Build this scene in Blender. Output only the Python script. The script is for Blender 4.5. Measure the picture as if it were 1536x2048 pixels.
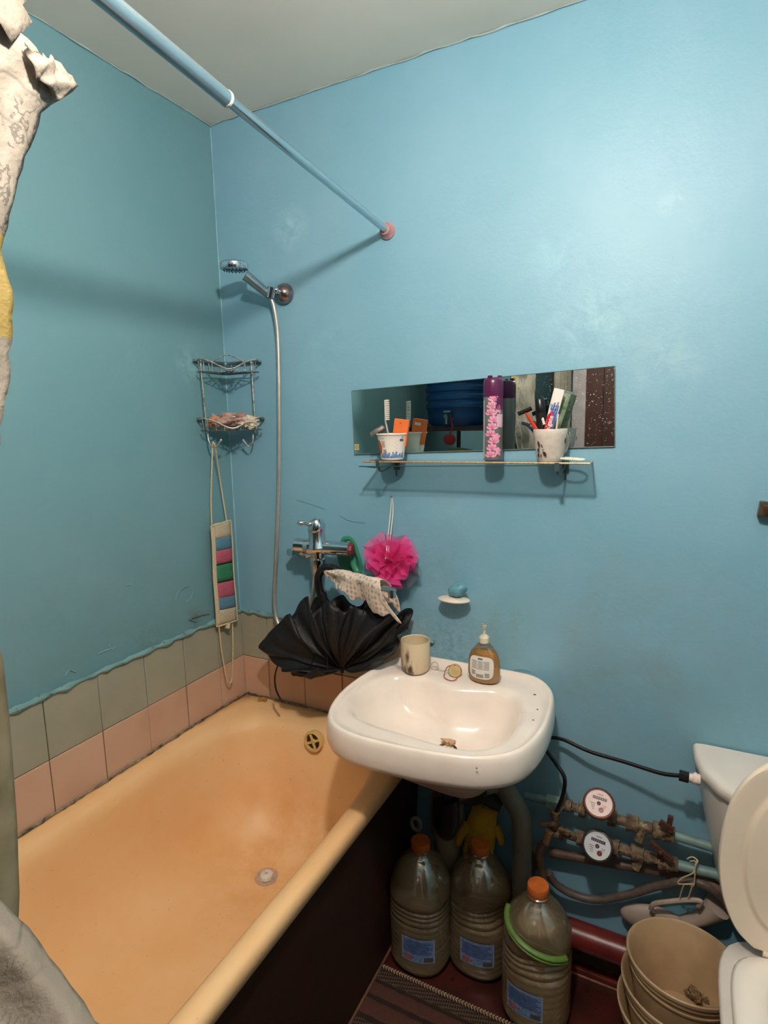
import bpy, math, random
from mathutils import Vector, Matrix, noise
PI=math.pi
sc=bpy.context.scene
for _o in list(bpy.data.objects): bpy.data.objects.remove(_o)
COL=sc.collection
# ---------------------------------------------------------------- camera
cd=bpy.data.cameras.new('camera'); cam=bpy.data.objects.new('camera',cd); COL.objects.link(cam); sc.camera=cam
cd.sensor_fit='VERTICAL'; cd.sensor_height=36.0; cd.sensor_width=27.0; cd.lens=1151.44/2048*36; cd.clip_start=0.02
Rr=Vector((0.89126,0.452965,-0.021865)); Ru=Vector((-0.050088,0.146243,0.98798)); Rf=Vector((-0.450718,0.879452,-0.153028))
cam.matrix_world=Matrix(((Rr.x,Ru.x,-Rf.x,1.35863),(Rr.y,Ru.y,-Rf.y,-1.51610),(Rr.z,Ru.z,-Rf.z,1.55426),(0,0,0,1)))
# ---------------------------------------------------------------- light and exposure
LIGHT=(1.17,-1.15,2.24)
BULB_STRENGTH=980.0; BULB_COLOR=(1.0,0.90,0.80)
w=bpy.data.worlds.new('world'); sc.world=w; w.use_nodes=True
w.node_tree.nodes['Background'].inputs[0].default_value=(0.9,0.95,1,1); w.node_tree.nodes['Background'].inputs[1].default_value=0.02
vs=sc.view_settings; vs.view_transform='Standard'; vs.look='None'; vs.gamma=1.0; vs.use_curve_mapping=False
vs.exposure=0.0
# ---------------------------------------------------------------- helpers
def lin(c):
    return tuple(((v/255.0)/12.92 if v/255.0<=0.04045 else ((v/255.0+0.055)/1.055)**2.4) for v in c)
class NT:
    def __init__(s,name):
        s.m=bpy.data.materials.new(name); s.m.use_nodes=True; s.t=s.m.node_tree; s.t.nodes.clear()
        s.out=s.t.nodes.new('ShaderNodeOutputMaterial'); s.b=s.t.nodes.new('ShaderNodeBsdfPrincipled')
        s.t.links.new(s.b.outputs[0],s.out.inputs[0])
    def n(s,k,**kw):
        o=s.t.nodes.new(k)
        for a,b in kw.items(): setattr(o,a,b)
        return o
    def l(s,a,b): s.t.links.new(a,b)
    def co(s):
        if not hasattr(s,'_c'): s._c=s.n('ShaderNodeTexCoord').outputs['Object']
        return s._c
    def geo(s):
        if not hasattr(s,'_g'): s._g=s.n('ShaderNodeNewGeometry').outputs['Position']
        return s._g
    def noise(s,scale,detail=4,rough=.5,vec=None,dist=0):
        o=s.n('ShaderNodeTexNoise'); o.inputs['Scale'].default_value=scale; o.inputs['Detail'].default_value=detail
        o.inputs['Roughness'].default_value=rough; o.inputs['Distortion'].default_value=dist
        s.l(vec or s.geo(),o.inputs['Vector']); return o.outputs['Fac']
    def ramp(s,fac,a,b,ca=(0,0,0,1),cb=(1,1,1,1)):
        o=s.n('ShaderNodeValToRGB'); e=o.color_ramp.elements
        e[0].position=a; e[1].position=b; e[0].color=ca; e[1].color=cb
        s.l(fac,o.inputs[0]); return o.outputs[0]
    def mix(s,fac,a,b):
        o=s.n('ShaderNodeMixRGB')
        if isinstance(fac,(int,float)): o.inputs[0].default_value=fac
        else: s.l(fac,o.inputs[0])
        for i,v in ((1,a),(2,b)):
            if isinstance(v,tuple): o.inputs[i].default_value=(v+(1,))[:4]
            else: s.l(v,o.inputs[i])
        return o.outputs[0]
    def math(s,op,a,b=None,clamp=False):
        o=s.n('ShaderNodeMath',operation=op,use_clamp=clamp)
        for i,v in ((0,a),(1,b)):
            if v is None: continue
            if isinstance(v,(int,float)): o.inputs[i].default_value=v
            else: s.l(v,o.inputs[i])
        return o.outputs[0]
    def blob(s,c,r,soft=.5):   # mask 1 inside a world-space ball c radius r, broken edge
        v=s.n('ShaderNodeVectorMath',operation='DISTANCE'); s.l(s.geo(),v.inputs[0]); v.inputs[1].default_value=c
        o=s.n('ShaderNodeMapRange'); s.l(v.outputs['Value'],o.inputs[0])
        o.inputs[1].default_value=r; o.inputs[2].default_value=r*soft; o.inputs[3].default_value=0; o.inputs[4].default_value=1
        return o.outputs[0]
    def bump(s,h,strength=.3,dist=.01):
        o=s.n('ShaderNodeBump'); o.inputs['Strength'].default_value=strength; o.inputs['Distance'].default_value=dist
        s.l(h,o.inputs['Height']); s.l(o.outputs[0],s.b.inputs['Normal'])
    def set(s,**kw):
        for k,v in kw.items():
            i=s.b.inputs[k.replace('_',' ')]
            if isinstance(v,(int,float)): i.default_value=v
            elif isinstance(v,tuple): i.default_value=(v+(1,))[:4]
            else: s.l(v,i)
        return s
MATS={}
def mat(name,rgb,rough=.5,metal=0,var=.12,vs_=20,bump=0,bs=60,rgb2=None,spot=None,spotc=None,**kw):
    if name in MATS: return MATS[name]
    t=NT(name); c=lin(rgb); c2=lin(rgb2) if rgb2 else tuple(v*(1-var*2) for v in c)
    nz=t.noise(vs_); col=t.mix(t.ramp(nz,.35,.7),c,c2)
    if spot is not None:
        f=t.ramp(t.noise(spot,6,.6),.60,.68); col=t.mix(f,col,lin(spotc))
    t.set(Base_Color=col,Roughness=rough,Metallic=metal)
    if bump: t.bump(t.noise(bs,5),bump,.004)
    for k,v in kw.items(): t.b.inputs[k.replace('_',' ')].default_value=v
    MATS[name]=t.m; return t.m
def thin(name,tint,gloss=.12,haze=.1,hazec=(200,200,190),rough=.05,fk=.8):
    if name in MATS: return MATS[name]
    t=NT(name); t.t.nodes.remove(t.b)
    tr=t.n('ShaderNodeBsdfTransparent'); tr.inputs[0].default_value=tint+(1,)
    gl=t.n('ShaderNodeBsdfGlossy'); gl.inputs['Roughness'].default_value=rough
    df=t.n('ShaderNodeBsdfDiffuse'); df.inputs[0].default_value=lin(hazec)+(1,)
    lw=t.n('ShaderNodeLayerWeight'); lw.inputs[0].default_value=.35
    m1=t.n('ShaderNodeMixShader'); m1.inputs[0].default_value=haze; t.l(tr.outputs[0],m1.inputs[1]); t.l(df.outputs[0],m1.inputs[2])
    m2=t.n('ShaderNodeMixShader'); t.l(t.math('ADD',t.math('MULTIPLY',lw.outputs['Fresnel'],fk),gloss*.3,True),m2.inputs[0])
    t.l(m1.outputs[0],m2.inputs[1]); t.l(gl.outputs[0],m2.inputs[2]); t.l(m2.outputs[0],t.out.inputs[0])
    MATS[name]=t.m; return t.m
class G:
    "vertex / face collector"
    def __init__(s): s.v=[]; s.f=[]; s.mi=[]; s.cm=0
    def add(s,v,f):
        b=len(s.v); s.v+= [tuple(p) for p in v]; s.f+=[tuple(i+b for i in q) for q in f]; s.mi+=[s.cm]*len(f); return s
    def box(s,c,d,rz=0,M=None):
        hx,hy,hz=d[0]/2,d[1]/2,d[2]/2
        v=[Vector((x*hx,y*hy,z*hz)) for z in(-1,1) for y in(-1,1) for x in(-1,1)]
        if M is None: M=Matrix.Rotation(rz,3,'Z')
        v=[M@p+Vector(c) for p in v]
        return s.add(v,[(0,2,3,1),(4,5,7,6),(0,1,5,4),(2,6,7,3),(0,4,6,2),(1,3,7,5)])
    def grid(s,fn,nu,nv,closeu=False,closev=False):
        v=[]; 
        for i in range(nu if closeu else nu+1):
            for j in range(nv if closev else nv+1): v.append(fn(i/nu,j/nv))
        W=nv if closev else nv+1; U=nu if closeu else nu+1; f=[]
        for i in range(nu):
            for j in range(nv):
                a=i*W+j; b=((i+1)%U)*W+j; c=((i+1)%U)*W+(j+1)%W; d=i*W+(j+1)%W; f.append((a,b,c,d))
        return s.add(v,f)
    def rings(s,R,cap0=False,cap1=False,closed=True):
        n=len(R[0]); v=[p for r in R for p in r]; f=[]
        for i in range(len(R)-1):
            for j in range(n if closed else n-1): f.append((i*n+j,i*n+(j+1)%n,(i+1)*n+(j+1)%n,(i+1)*n+j))
        if cap0: f.append(tuple(range(n))[::-1])
        if cap1: f.append(tuple((len(R)-1)*n+j for j in range(n)))
        return s.add(v,f)
    def tube(s,pts,r,seg=10,cap=True,closed=False,flat=1.0):
        pts=[Vector(p) for p in pts]; n=len(pts); rr=r if isinstance(r,(list,tuple)) else [r]*n
        T=[]
        for i in range(n):
            a=pts[(i-1)%n] if (closed or i>0) else pts[0]; b=pts[(i+1)%n] if (closed or i<n-1) else pts[-1]
            t=(b-a); T.append(t.normalized() if t.length>1e-9 else Vector((0,0,1)))
        up=Vector((0,0,1)) if abs(T[0].z)<.9 else Vector((1,0,0))
        nrm=(up-T[0]*up.dot(T[0])).normalized(); R=[]
        for i in range(n):
            nrm=(nrm-T[i]*nrm.dot(T[i])).normalized(); bi=T[i].cross(nrm)
            R.append([pts[i]+(nrm*math.cos(a)*flat+bi*math.sin(a))*rr[i] for a in [2*PI*k/seg for k in range(seg)]])
        if closed: R.append(R[0])
        return s.rings(R,cap and not closed,cap and not closed)
    def lathe(s,prof,c=(0,0,0),seg=32,M=None,axis='z',sx=1,sy=1,cap0=False,cap1=False):
        M=M or {'z':Matrix.Identity(3),'y':Matrix.Rotation(PI/2,3,'X'),'x':Matrix.Rotation(PI/2,3,'Y')}[axis]
        c=Vector(c); R=[[M@Vector((r*math.cos(a)*sx,r*math.sin(a)*sy,z))+c for a in [2*PI*k/seg for k in range(seg)]] for r,z in prof]
        return s.rings(R,cap0,cap1)
    def sphere(s,c,r,seg=16,rg=10,M=None):
        r=r if isinstance(r,(tuple,list)) else (r,r,r); c=Vector(c); M=M or Matrix.Identity(3)
        def fn(u,v):
            t=PI*(v*.998+.001); a=2*PI*u; return M@Vector((r[0]*math.sin(t)*math.cos(a),r[1]*math.sin(t)*math.sin(a),r[2]*math.cos(t)))+c
        return s.grid(fn,seg,rg,closeu=True)
def cr(P,n=8,closed=False):
    P=[Vector(p) for p in P]; out=[]; m=len(P)
    for i in range(m if closed else m-1):
        if closed: a,b,c,d=P[(i-1)%m],P[i],P[(i+1)%m],P[(i+2)%m]
        else: a,b,c,d=P[max(i-1,0)],P[i],P[i+1],P[min(i+2,m-1)]
        for k in range(n):
            t=k/n; out.append(.5*((2*b)+(c-a)*t+(2*a-5*b+4*c-d)*t*t+(3*b-a-3*c+d)*t**3))
    if not closed: out.append(P[-1])
    return out
def rotm(axis,deg): return Matrix.Rotation(math.radians(deg),3,axis)
def frame(zdir,xhint=(1,0,0)):   # 3x3 with local z along zdir
    z=Vector(zdir).normalized(); x=Vector(xhint); x=(x-z*x.dot(z)).normalized(); y=z.cross(x)
    return Matrix((x,y,z)).transposed()
def tagit(o,label=None,cat=None,group=None,kind=None):
    if label: o['label']=label
    if cat: o['category']=cat
    if group: o['group']=group
    if kind: o['kind']=kind
    return o
def thing(name,loc,label,cat,group=None):
    o=bpy.data.objects.new(name,None); o.location=loc; o.empty_display_size=.02; COL.objects.link(o); o['_w']=list(loc)
    return tagit(o,label,cat,group)
def part(name,g,m,parent=None,smooth=True,label=None,kind=None,bevel=0,solid=0,sub=0,ang=40,origin=None,cat=None,group=None):
    if origin is None:
        if parent is not None: origin=Vector(parent['_w'])
        else:
            xs=[p[0] for p in g.v]; ys=[p[1] for p in g.v]; zs=[p[2] for p in g.v]
            origin=Vector(((min(xs)+max(xs))/2,(min(ys)+max(ys))/2,min(zs)))
    origin=Vector(origin)
    me=bpy.data.meshes.new(name); me.from_pydata([tuple(Vector(p)-origin) for p in g.v],[],g.f); me.validate(); 
    ms=m if isinstance(m,(list,tuple)) else [m]
    for q in ms: me.materials.append(q)
    if len(ms)>1:
        for p,i in zip(me.polygons,g.mi): p.material_index=min(i,len(ms)-1)
    o=bpy.data.objects.new(name,me); COL.objects.link(o)
    if parent is not None:
        o.parent=parent; o.location=origin-Vector(parent['_w'])
    else: o.location=origin
    o['_w']=list(origin)
    import bmesh
    bm=bmesh.new(); bm.from_mesh(me); bmesh.ops.remove_doubles(bm,verts=bm.verts,dist=1e-6); bmesh.ops.recalc_face_normals(bm,faces=bm.faces)
    bm.to_mesh(me); bm.free()
    if smooth:
        for p in me.polygons: p.use_smooth=True
    if bevel:
        b=o.modifiers.new('bevel','BEVEL'); b.width=bevel; b.segments=2; b.limit_method='ANGLE'; b.angle_limit=math.radians(35)
    if solid:
        b=o.modifiers.new('solid','SOLIDIFY'); b.thickness=solid; b.offset=0
    if sub:
        b=o.modifiers.new('sub','SUBSURF'); b.levels=sub; b.render_levels=sub
    if smooth:
        try:
            me.set_sharp_from_angle(angle=math.radians(ang))
        except Exception: pass
    if label: o['label']=label
    if kind: o['kind']=kind
    if cat: o['category']=cat
    if group: o['group']=group
    return o
def text(s,size,fn,align='LEFT',depth=0,bold=0):
    "text outline mapped by fn(u,v)->world point"
    cu=bpy.data.curves.new('t','FONT'); cu.body=s; cu.size=size; cu.align_x=align; cu.align_y='CENTER'; cu.resolution_u=3; cu.offset=bold
    ob=bpy.data.objects.new('t',cu); COL.objects.link(ob)
    dg=bpy.context.evaluated_depsgraph_get(); me=ob.evaluated_get(dg).to_mesh()
    g=G(); g.add([fn(v.co.x,v.co.y) for v in me.vertices],[tuple(p.vertices) for p in me.polygons])
    ob.evaluated_get(dg).to_mesh_clear(); bpy.data.objects.remove(ob); bpy.data.curves.remove(cu)
    return g
def plane_fn(o,x,y):
    o,x,y=Vector(o),Vector(x).normalized(),Vector(y).normalized()
    return lambda u,v: o+x*u+y*v
def quad(g,fn,u0,u1,v0,v1,n=1,m=1): return g.grid(lambda a,b: fn(u0+(u1-u0)*a,v0+(v1-v0)*b),n,m)
def cyl_fn(c,r,a0=0,taper=0,lift=.0004):  # u = arc length from angle a0 (towards +angle), v = height above c
    c=Vector(c)
    def fn(u,v):
        rr=r+taper*v+lift; a=a0+u/r; return Vector((c.x+rr*math.cos(a),c.y+rr*math.sin(a),c.z+v))
    return fn
# ---------------------------------------------------------------- shared materials
def wallmat(name,base,spots):
    t=NT(name); c=lin(base)
    big=t.noise(2.2,4,.6); mid=t.noise(14,6,.65); fine=t.noise(90,4,.6)
    col=t.mix(t.ramp(big,.35,.68),c,tuple(v*k for v,k in zip(c,(.80,.93,.93))))
    col=t.mix(t.math('MULTIPLY',t.ramp(mid,.55,.8),.22),col,tuple(v*k for v,k in zip(c,(.72,.88,.85))))
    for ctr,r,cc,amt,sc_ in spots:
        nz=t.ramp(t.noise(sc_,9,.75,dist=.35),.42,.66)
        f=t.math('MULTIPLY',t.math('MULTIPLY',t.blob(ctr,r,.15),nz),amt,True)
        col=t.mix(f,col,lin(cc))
    dots=t.ramp(t.noise(210,2,.5),.745,.76); col=t.mix(t.math('MULTIPLY',dots,.35),col,lin((60,85,85)))
    t.set(Base_Color=col,Roughness=.48); t.b.inputs['Specular IOR Level'].default_value=.5
    h=t.math('ADD',t.math('MULTIPLY',big,.9),t.math('ADD',t.math('MULTIPLY',mid,.25),t.math('MULTIPLY',fine,.10)))
    t.bump(h,.35,.012); MATS[name]=t.m; return t.m
BLUE=(129,171,191)
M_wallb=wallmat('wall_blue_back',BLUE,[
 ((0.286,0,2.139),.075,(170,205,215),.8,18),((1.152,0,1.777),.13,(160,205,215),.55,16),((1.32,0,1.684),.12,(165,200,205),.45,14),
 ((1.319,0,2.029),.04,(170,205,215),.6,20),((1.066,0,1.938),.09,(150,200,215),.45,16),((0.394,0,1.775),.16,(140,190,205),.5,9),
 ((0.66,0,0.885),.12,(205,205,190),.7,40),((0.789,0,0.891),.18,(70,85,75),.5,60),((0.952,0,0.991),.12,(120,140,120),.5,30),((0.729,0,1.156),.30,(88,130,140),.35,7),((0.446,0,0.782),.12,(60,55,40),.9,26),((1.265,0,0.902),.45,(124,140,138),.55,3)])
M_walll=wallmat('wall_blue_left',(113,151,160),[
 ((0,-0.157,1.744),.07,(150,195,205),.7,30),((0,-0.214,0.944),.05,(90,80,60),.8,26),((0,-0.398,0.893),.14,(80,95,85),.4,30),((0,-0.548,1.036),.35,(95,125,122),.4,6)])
M_ceil=mat('ceiling_paint',(226,220,208),.8,0,.05,3,.1,40)
M_chrome=mat('chrome',(215,215,220),.12,1.0,.06,14)
M_chromeold=mat('chrome_dull',(175,175,172),.28,1.0,.2,60)
M_steel=mat('rod_paint',(150,178,190),.25,.75,.1,6)
M_white=mat('white_plastic',(222,216,205),.35,0,.04)
M_black=mat('black_plastic',(16,15,16),.3,0,.05)
M_ceramic=mat('sink_ceramic',(244,229,217),.16,0,.05,12,0,60)
M_tub=None
M_string=mat('cotton_string',(205,188,150),.9,0,.1,200,.5,400)
M_glass=thin('shelf_glass',(.93,.97,.96),.08,.02,(130,160,150),.05,.25)
# ---------------------------------------------------------------- room shell
XR=2.0; YB=-2.35; H=2.4875
def wall(name,pts,m):
    g=G(); g.add(pts,[(0,1,2,3)]); c0=sum((Vector(p) for p in pts),Vector())/4; n=(Vector(pts[1])-Vector(pts[0])).cross(Vector(pts[2])-Vector(pts[1])).normalized(); n=n if n.dot(c0-Vector((1,-1.2,1.2)))>0 else -n
    o=[tuple(Vector(p)+n*.06) for p in pts]
    g.add(o,[(3,2,1,0)]); g.f+= [(i,(i+1)%4,4+(i+1)%4,4+i) for i in range(4)]; g.mi+=[0]*4
    return part(name,g,m,None,smooth=False,kind='structure')
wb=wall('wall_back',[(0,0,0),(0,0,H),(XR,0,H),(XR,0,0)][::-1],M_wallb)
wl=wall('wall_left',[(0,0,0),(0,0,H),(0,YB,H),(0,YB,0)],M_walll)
wr=wall('wall_right',[(XR,0,0),(XR,0,H),(XR,YB,H),(XR,YB,0)][::-1],wallmat('wall_blue_right',(128,166,178),[]))
wf=wall('wall_front',[(0,YB,0),(0,YB,H),(XR,YB,H),(XR,YB,0)],wallmat('wall_blue_front',(128,166,178),[]))
wall('ceiling',[(0,0,H),(XR,0,H),(XR,YB,H),(0,YB,H)],M_ceil)
wall('floor',[(0,0,0),(0,YB,0),(XR,YB,0),(XR,0,0)],mat('floor_paint',(72,30,25),.35,0,.25,9,.3,30,(42,20,16),40,(30,15,12)))
# ceiling rough plaster edge
random.seed(3)
M_edge=mat('plaster_edge',(160,182,182),.8,0,.1,30,.5,80)
def rough_line(name,pts,r,m,step=.03,amp=.002,seg=6,**k):
    P=[]; pts=[Vector(p) for p in pts]
    for a,b in zip(pts,pts[1:]):
        n=max(2,int((b-a).length/step)); P+=[a+(b-a)*(i/n) for i in range(n)]
    P.append(pts[-1]); P=[p+Vector((random.uniform(-amp,amp),random.uniform(-amp,amp),random.uniform(-amp,amp))) for p in P]
    g=G(); g.tube(P,[r*random.uniform(.5,1.3) for _ in P],seg); return part(name,g,m,k.get('parent'),kind='structure' if not k.get('parent') else None)
rough_line('trim_1',[(.003,YB,H-.002),(.003,-.003,H-.002),(XR,-.003,H-.002)],.0022,M_edge,.03,.0016)
rough_line('trim_2',[(.001,-.001,.91),(.001,-.001,H-.01)],.0022,mat('corner_paint',(140,190,200),.5,0,.1),.06,.0005)
# paint edge above the tiles
ZT,ZM,ZP=.600,.7452,.9074
M_lip=mat('paint_lip',(120,158,160),.6,0,.15,25,.6,60,None,50,(70,85,80))
rough_line('trim_3',[(.008,YB+.7,ZP+.004),(.008,-.008,ZP+.004),(.74,-.008,ZP+.004)],.0085,M_lip,.02,.002,8)
# tiles: children of the walls
M_pink=mat('tile_pink',(204,170,146),.35,0,.07,6,.05,20,(194,156,134))
M_green=mat('tile_overpainted',(158,156,138),.5,0,.08,7,.15,40,(144,146,130))
M_grout=mat('grout_dark',(58,42,30),.9,0,.3,40)
def tile_mesh(w,h,t=.007):
    g=G(); b=.0012
    g.rings([[(-w/2,0,0),(w/2,0,0),(w/2,0,h),(-w/2,0,h)],[(-w/2,-t+b,0),(w/2,-t+b,0),(w/2,-t+b,h),(-w/2,-t+b,h)],
      [(-w/2+b,-t,b),(w/2-b,-t,b),(w/2-b,-t,h-b),(-w/2+b,-t,h-b)]],False,True); return g
def mk_tile(m,w,h):
    g=tile_mesh(w,h); me=bpy.data.meshes.new('tile'); me.from_pydata([tuple(map(float,p)) for p in g.v],[],g.f); me.materials.append(m); return me
gj=.0022
random.seed(5)
cache={}
def put_tile(par,m,c,w,h,rz):
    k=(m.name,round(w,4),round(h,4))
    if k not in cache: cache[k]=mk_tile(m,w,h)
    o=bpy.data.objects.new('tile',cache[k]); COL.objects.link(o); o.parent=par
    o.location=Vector(c)-Vector(par['_w'])
    o.rotation_euler=(random.uniform(-.006,.006),random.uniform(-.003,.003),rz+random.uniform(-.006,.006))
for row,(z0,z1,m) in enumerate([(ZT-.06,ZM,M_pink),(ZM,ZP,M_green)]):
    ys=[0,-.1258]+[-.1258-.15*i for i in range(1,11)]
    for a,b in zip(ys,ys[1:]): put_tile(wl,m,(0,(a+b)/2,z0+gj/2),abs(b-a)-gj,z1-z0-gj,PI/2)
    xs=[.008,.1182,.2682,.4182,.5682,.7182]
    for a,b in zip(xs,xs[1:]): put_tile(wb,m,((a+b)/2,0,z0+gj/2),b-a-gj,z1-z0-gj,0)
g=G(); g.box((.0015,-.815,(ZT-.06+ZP)/2),(.003,1.63,ZP-ZT+.06)); g.box((.36,-.0015,(ZT-.06+ZP)/2),(.72,.003,ZP-ZT+.06))
part('trim_4',g,M_grout,None,False,kind='structure',label='dark grout bed showing between the tiles')
g=G()  # dark mortar ledge where tiles end, behind the umbrella
M_mould=mat('mouldy_sealant',(70,52,36),.9,0,.4,60,.6,120,(165,150,125))
rough_line('trim_5',[(.012,-1.5,.606),(.012,-.01,.606),(.70,-.012,.606)],.0032,M_mould,.012,.0014,6)
# skirting and floor things at the back wall
g=G(); g.box((1.38,-.014,.010),(1.24,.028,.020)); 
part('baseboard_back',g,mat('skirting_red',(120,42,30),.45,0,.25,30,.2,60,(70,25,18)),None,False,kind='structure',bevel=.002)
g=G(); g.tube([(.76,-.030,.003),(2.0,-.030,.003)],.0035,6); part('trim_6',g,mat('worn_edge',(140,85,65),.6,0,.3,60),None,kind='structure')
g=G(); g.box((1.38,-.002,.062),(1.24,.004,.085)); part('trim_7',g,mat('bare_plaster',(96,82,52),.8,0,.25,14,.3,30,(62,50,34)),None,False,kind='structure')
# cracks and peeling flakes on the walls (parts of the walls)
M_crk=mat('paint_crack',(92,138,148),.7); M_flk=mat('paint_flake',(128,170,176),.6,0,.1)
def crack(par,P,r=.0006,m=None,name='paint_crack'):
    g=G(); PP=cr(P,4); random.seed(len(g.v)+int(P[0][2]*999)); PP=[p+Vector((random.uniform(-1,1),0,random.uniform(-1,1)))*.0012 for p in PP]
    g.tube(PP,r,5); part(name,g,m or M_crk,par)
crack(wb,[(0.269,-0.001,1.314),(0.326,-0.001,1.3),(0.373,-0.001,1.29)]); crack(wb,[(0.424,-0.001,1.273),(0.463,-0.001,1.256),(0.516,-0.001,1.253)])
crack(wb,[(0.947,-0.001,0.82),(0.982,-0.001,0.864),(1.024,-0.001,0.866)],.0006)
crack(wl,[(0.001,-0.289,1.03),(0.001,-0.271,1.053),(0.001,-0.235,1.06),(0.001,-0.216,1.041),(0.001,-0.224,1.019),(0.001,-0.246,1.011)],.0012,M_flk)
crack(wl,[(0.001,-0.565,0.96),(0.001,-0.534,0.96),(0.001,-0.507,0.959)],.0012,M_flk); crack(wl,[(0.001,-0.528,0.972),(0.001,-0.518,0.954)],.0015,M_flk)
crack(wl,[(0.001,-0.66,0.938),(0.001,-0.645,0.948),(0.001,-0.63,0.935)],.0012,M_flk); crack(wl,[(0.001,-0.24,0.95),(0.001,-0.193,0.948),(0.001,-0.153,0.942)],.0022,mat('peeled_plaster',(105,98,80),.9,0,.3,60))
crack(wl,[(0.001,-0.453,1.121),(0.001,-0.441,1.121)],.0018,M_flk); crack(wl,[(0.001,-0.236,0.952),(0.001,-0.211,0.934)],.003,M_crk)
# door in the front wall (seen in the mirror)
M_door=mat('door_brown',(84,52,44),.3,0,.15,5); M_frame=mat('door_frame_paint',(190,176,178),.4)
d=part('door_1',G().box((1.22,YB+.02,1.0),(.78,.035,1.98)),M_door,None,False,kind='structure',bevel=.003)
for (x0,x1,z0,z1) in [(.93,1.18,.15,.85),(1.26,1.51,.15,.85),(.93,1.18,1.0,1.9),(1.26,1.51,1.0,1.9)]:
    g=G(); g.box(((x0+x1)/2,YB+.042,(z0+z1)/2),(x1-x0,.014,z1-z0)); part('panel',g,M_door,d,False,bevel=.006)
g=G(); g.sphere((.88,YB+.075,1.0),.022); g.tube([(.88,YB+.04,1.0),(.88,YB+.07,1.0)],.009); part('door_handle',g,M_chromeold,d)
for i,(c,s) in enumerate([((.79,YB+.03,1.03),(.08,.06,2.06)),((1.65,YB+.03,1.03),(.08,.06,2.06)),((1.22,YB+.03,2.06),(.94,.06,.08))]):
    part('trim_%d'%(8+i),G().box(c,s),M_frame,None,False,kind='structure',bevel=.004)
# tall dark brown cupboard by the right wall
t=thing('tall_cupboard',(1.86,-1.75,0),'tall dark brown cupboard behind the viewer seen at the right end of the mirror','cupboard')
part('body',G().box((1.865,-1.75,1.02),(.26,.9,2.04)),M_door,t,False,bevel=.004)
for y in (-1.975,-1.525):
    dd=part('door',G().box((1.731,y,1.05),(.018,.44,1.9)),M_door,t,False,bevel=.003)
    part('knob',G().sphere((1.712,y+(.17 if y<-1.7 else -.17),1.1),.012),M_chromeold,dd)
# ---------------------------------------------------------------- bulb
t=thing('ceiling_lamp',(LIGHT[0],LIGHT[1],H),'bare round bulb hanging on a short flex from the ceiling','lamp')
g=G(); g.tube([(LIGHT[0],LIGHT[1],H-.001),(LIGHT[0],LIGHT[1],LIGHT[2]+.10)],.003,8); g.lathe([(.001,0),(.035,0),(.035,-.012),(.012,-.03),(.001,-.03)],(LIGHT[0],LIGHT[1],H-.001),20); part('flex',g,M_black,t)
g=G(); g.lathe([(.001,.115),(.012,.112),(.016,.09),(.018,.06),(.016,.045),(.001,.045)],LIGHT,16); part('socket',g,M_black,t)
em=NT('bulb_glow'); em.t.nodes.remove(em.b); e=em.n('ShaderNodeEmission'); e.inputs[0].default_value=BULB_COLOR+(1,); e.inputs[1].default_value=BULB_STRENGTH; em.l(e.outputs[0],em.out.inputs[0])
g=G(); g.sphere(LIGHT,.040,16,10); part('bulb',g,em.m,t)
# ---------------------------------------------------------------- bathtub
tm=NT('tub_enamel'); c=lin((238,196,146))
col=tm.mix(tm.ramp(tm.noise(3,5,.6),.35,.7),c,lin((232,180,124)))
rust=tm.math('MULTIPLY',tm.blob((.36,-.30,.28),.26,.1),tm.ramp(tm.noise(12,6,.7),.42,.66)); col=tm.mix(tm.math('MULTIPLY',rust,.55),col,lin((206,146,84)))
col=tm.mix(tm.math('MULTIPLY',tm.ramp(tm.noise(120,3),.70,.74),.4),col,lin((150,100,50)))
tm.set(Base_Color=col,Roughness=.45); tm.b.inputs['Specular IOR Level'].default_value=.4
M_tub=tm.m; MATS['tub']=tm.m
TL=-1.50
t=thing('bathtub',(.35,-.75,0),'cream yellow cast iron bathtub along the left wall','bathtub')
def srect(x0,x1,y0,y1,z,n=96,e=4.0,zf=None):
    cx,cy,a,b=(x0+x1)/2,(y0+y1)/2,(x1-x0)/2,(y1-y0)/2; R=[]
    for k in range(n):
        th=2*PI*k/n; c_,s_=math.cos(th),math.sin(th)
        rr=(abs(c_)**e+abs(s_)**e)**(-1/e)
        x=cx+a*c_*rr; y=cy+b*s_*rr; R.append((x,y,z+(zf(x,y) if zf else 0)))
    return R
def fz(x,y): return .07*max(0,(-y-.35))
g=G()
def lerp(a,b,t_): return a+(b-a)*t_
rings=[srect(.004,.700,TL,-.004,.545,e=16),srect(.002,.708,TL-.002,-.004,.560,e=16),srect(.002,.713,TL-.005,-.004,.580,e=16),srect(.003,.710,TL-.003,-.004,.594,e=16),srect(.006,.702,TL,-.006,.6005,e=14),
 srect(.03,.684,TL+.02,-.03,.6015,e=9),srect(.052,.668,TL+.04,-.075,.597,e=6),srect(.066,.656,TL+.055,-.098,.585,e=5.2),srect(.076,.650,TL+.07,-.112,.56,e=5)]
for i in range(1,8):
    s_=i/7; rings.append(srect(lerp(.078,.125,s_**1.3),lerp(.648,.60,s_**1.3),lerp(TL+.075,-1.02,s_),lerp(-.116,-.165,s_),lerp(.55,.345,s_),e=lerp(5,4,s_),zf=(lambda s2:(lambda x,y:fz(x,y)*s2))(s_)))
for (ins,dz) in [(.018,.032),(.045,.060),(.085,.081),(.13,.092),(.18,.098),(.225,.100)]:
    rings.append(srect(.125+ins,.60-ins,-1.02+ins*1.5,-.165-ins*.9,.345-dz,e=3.6,zf=fz))
g.rings(rings,False,True); part('tub_body',g,M_tub,t,ang=60)
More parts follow.
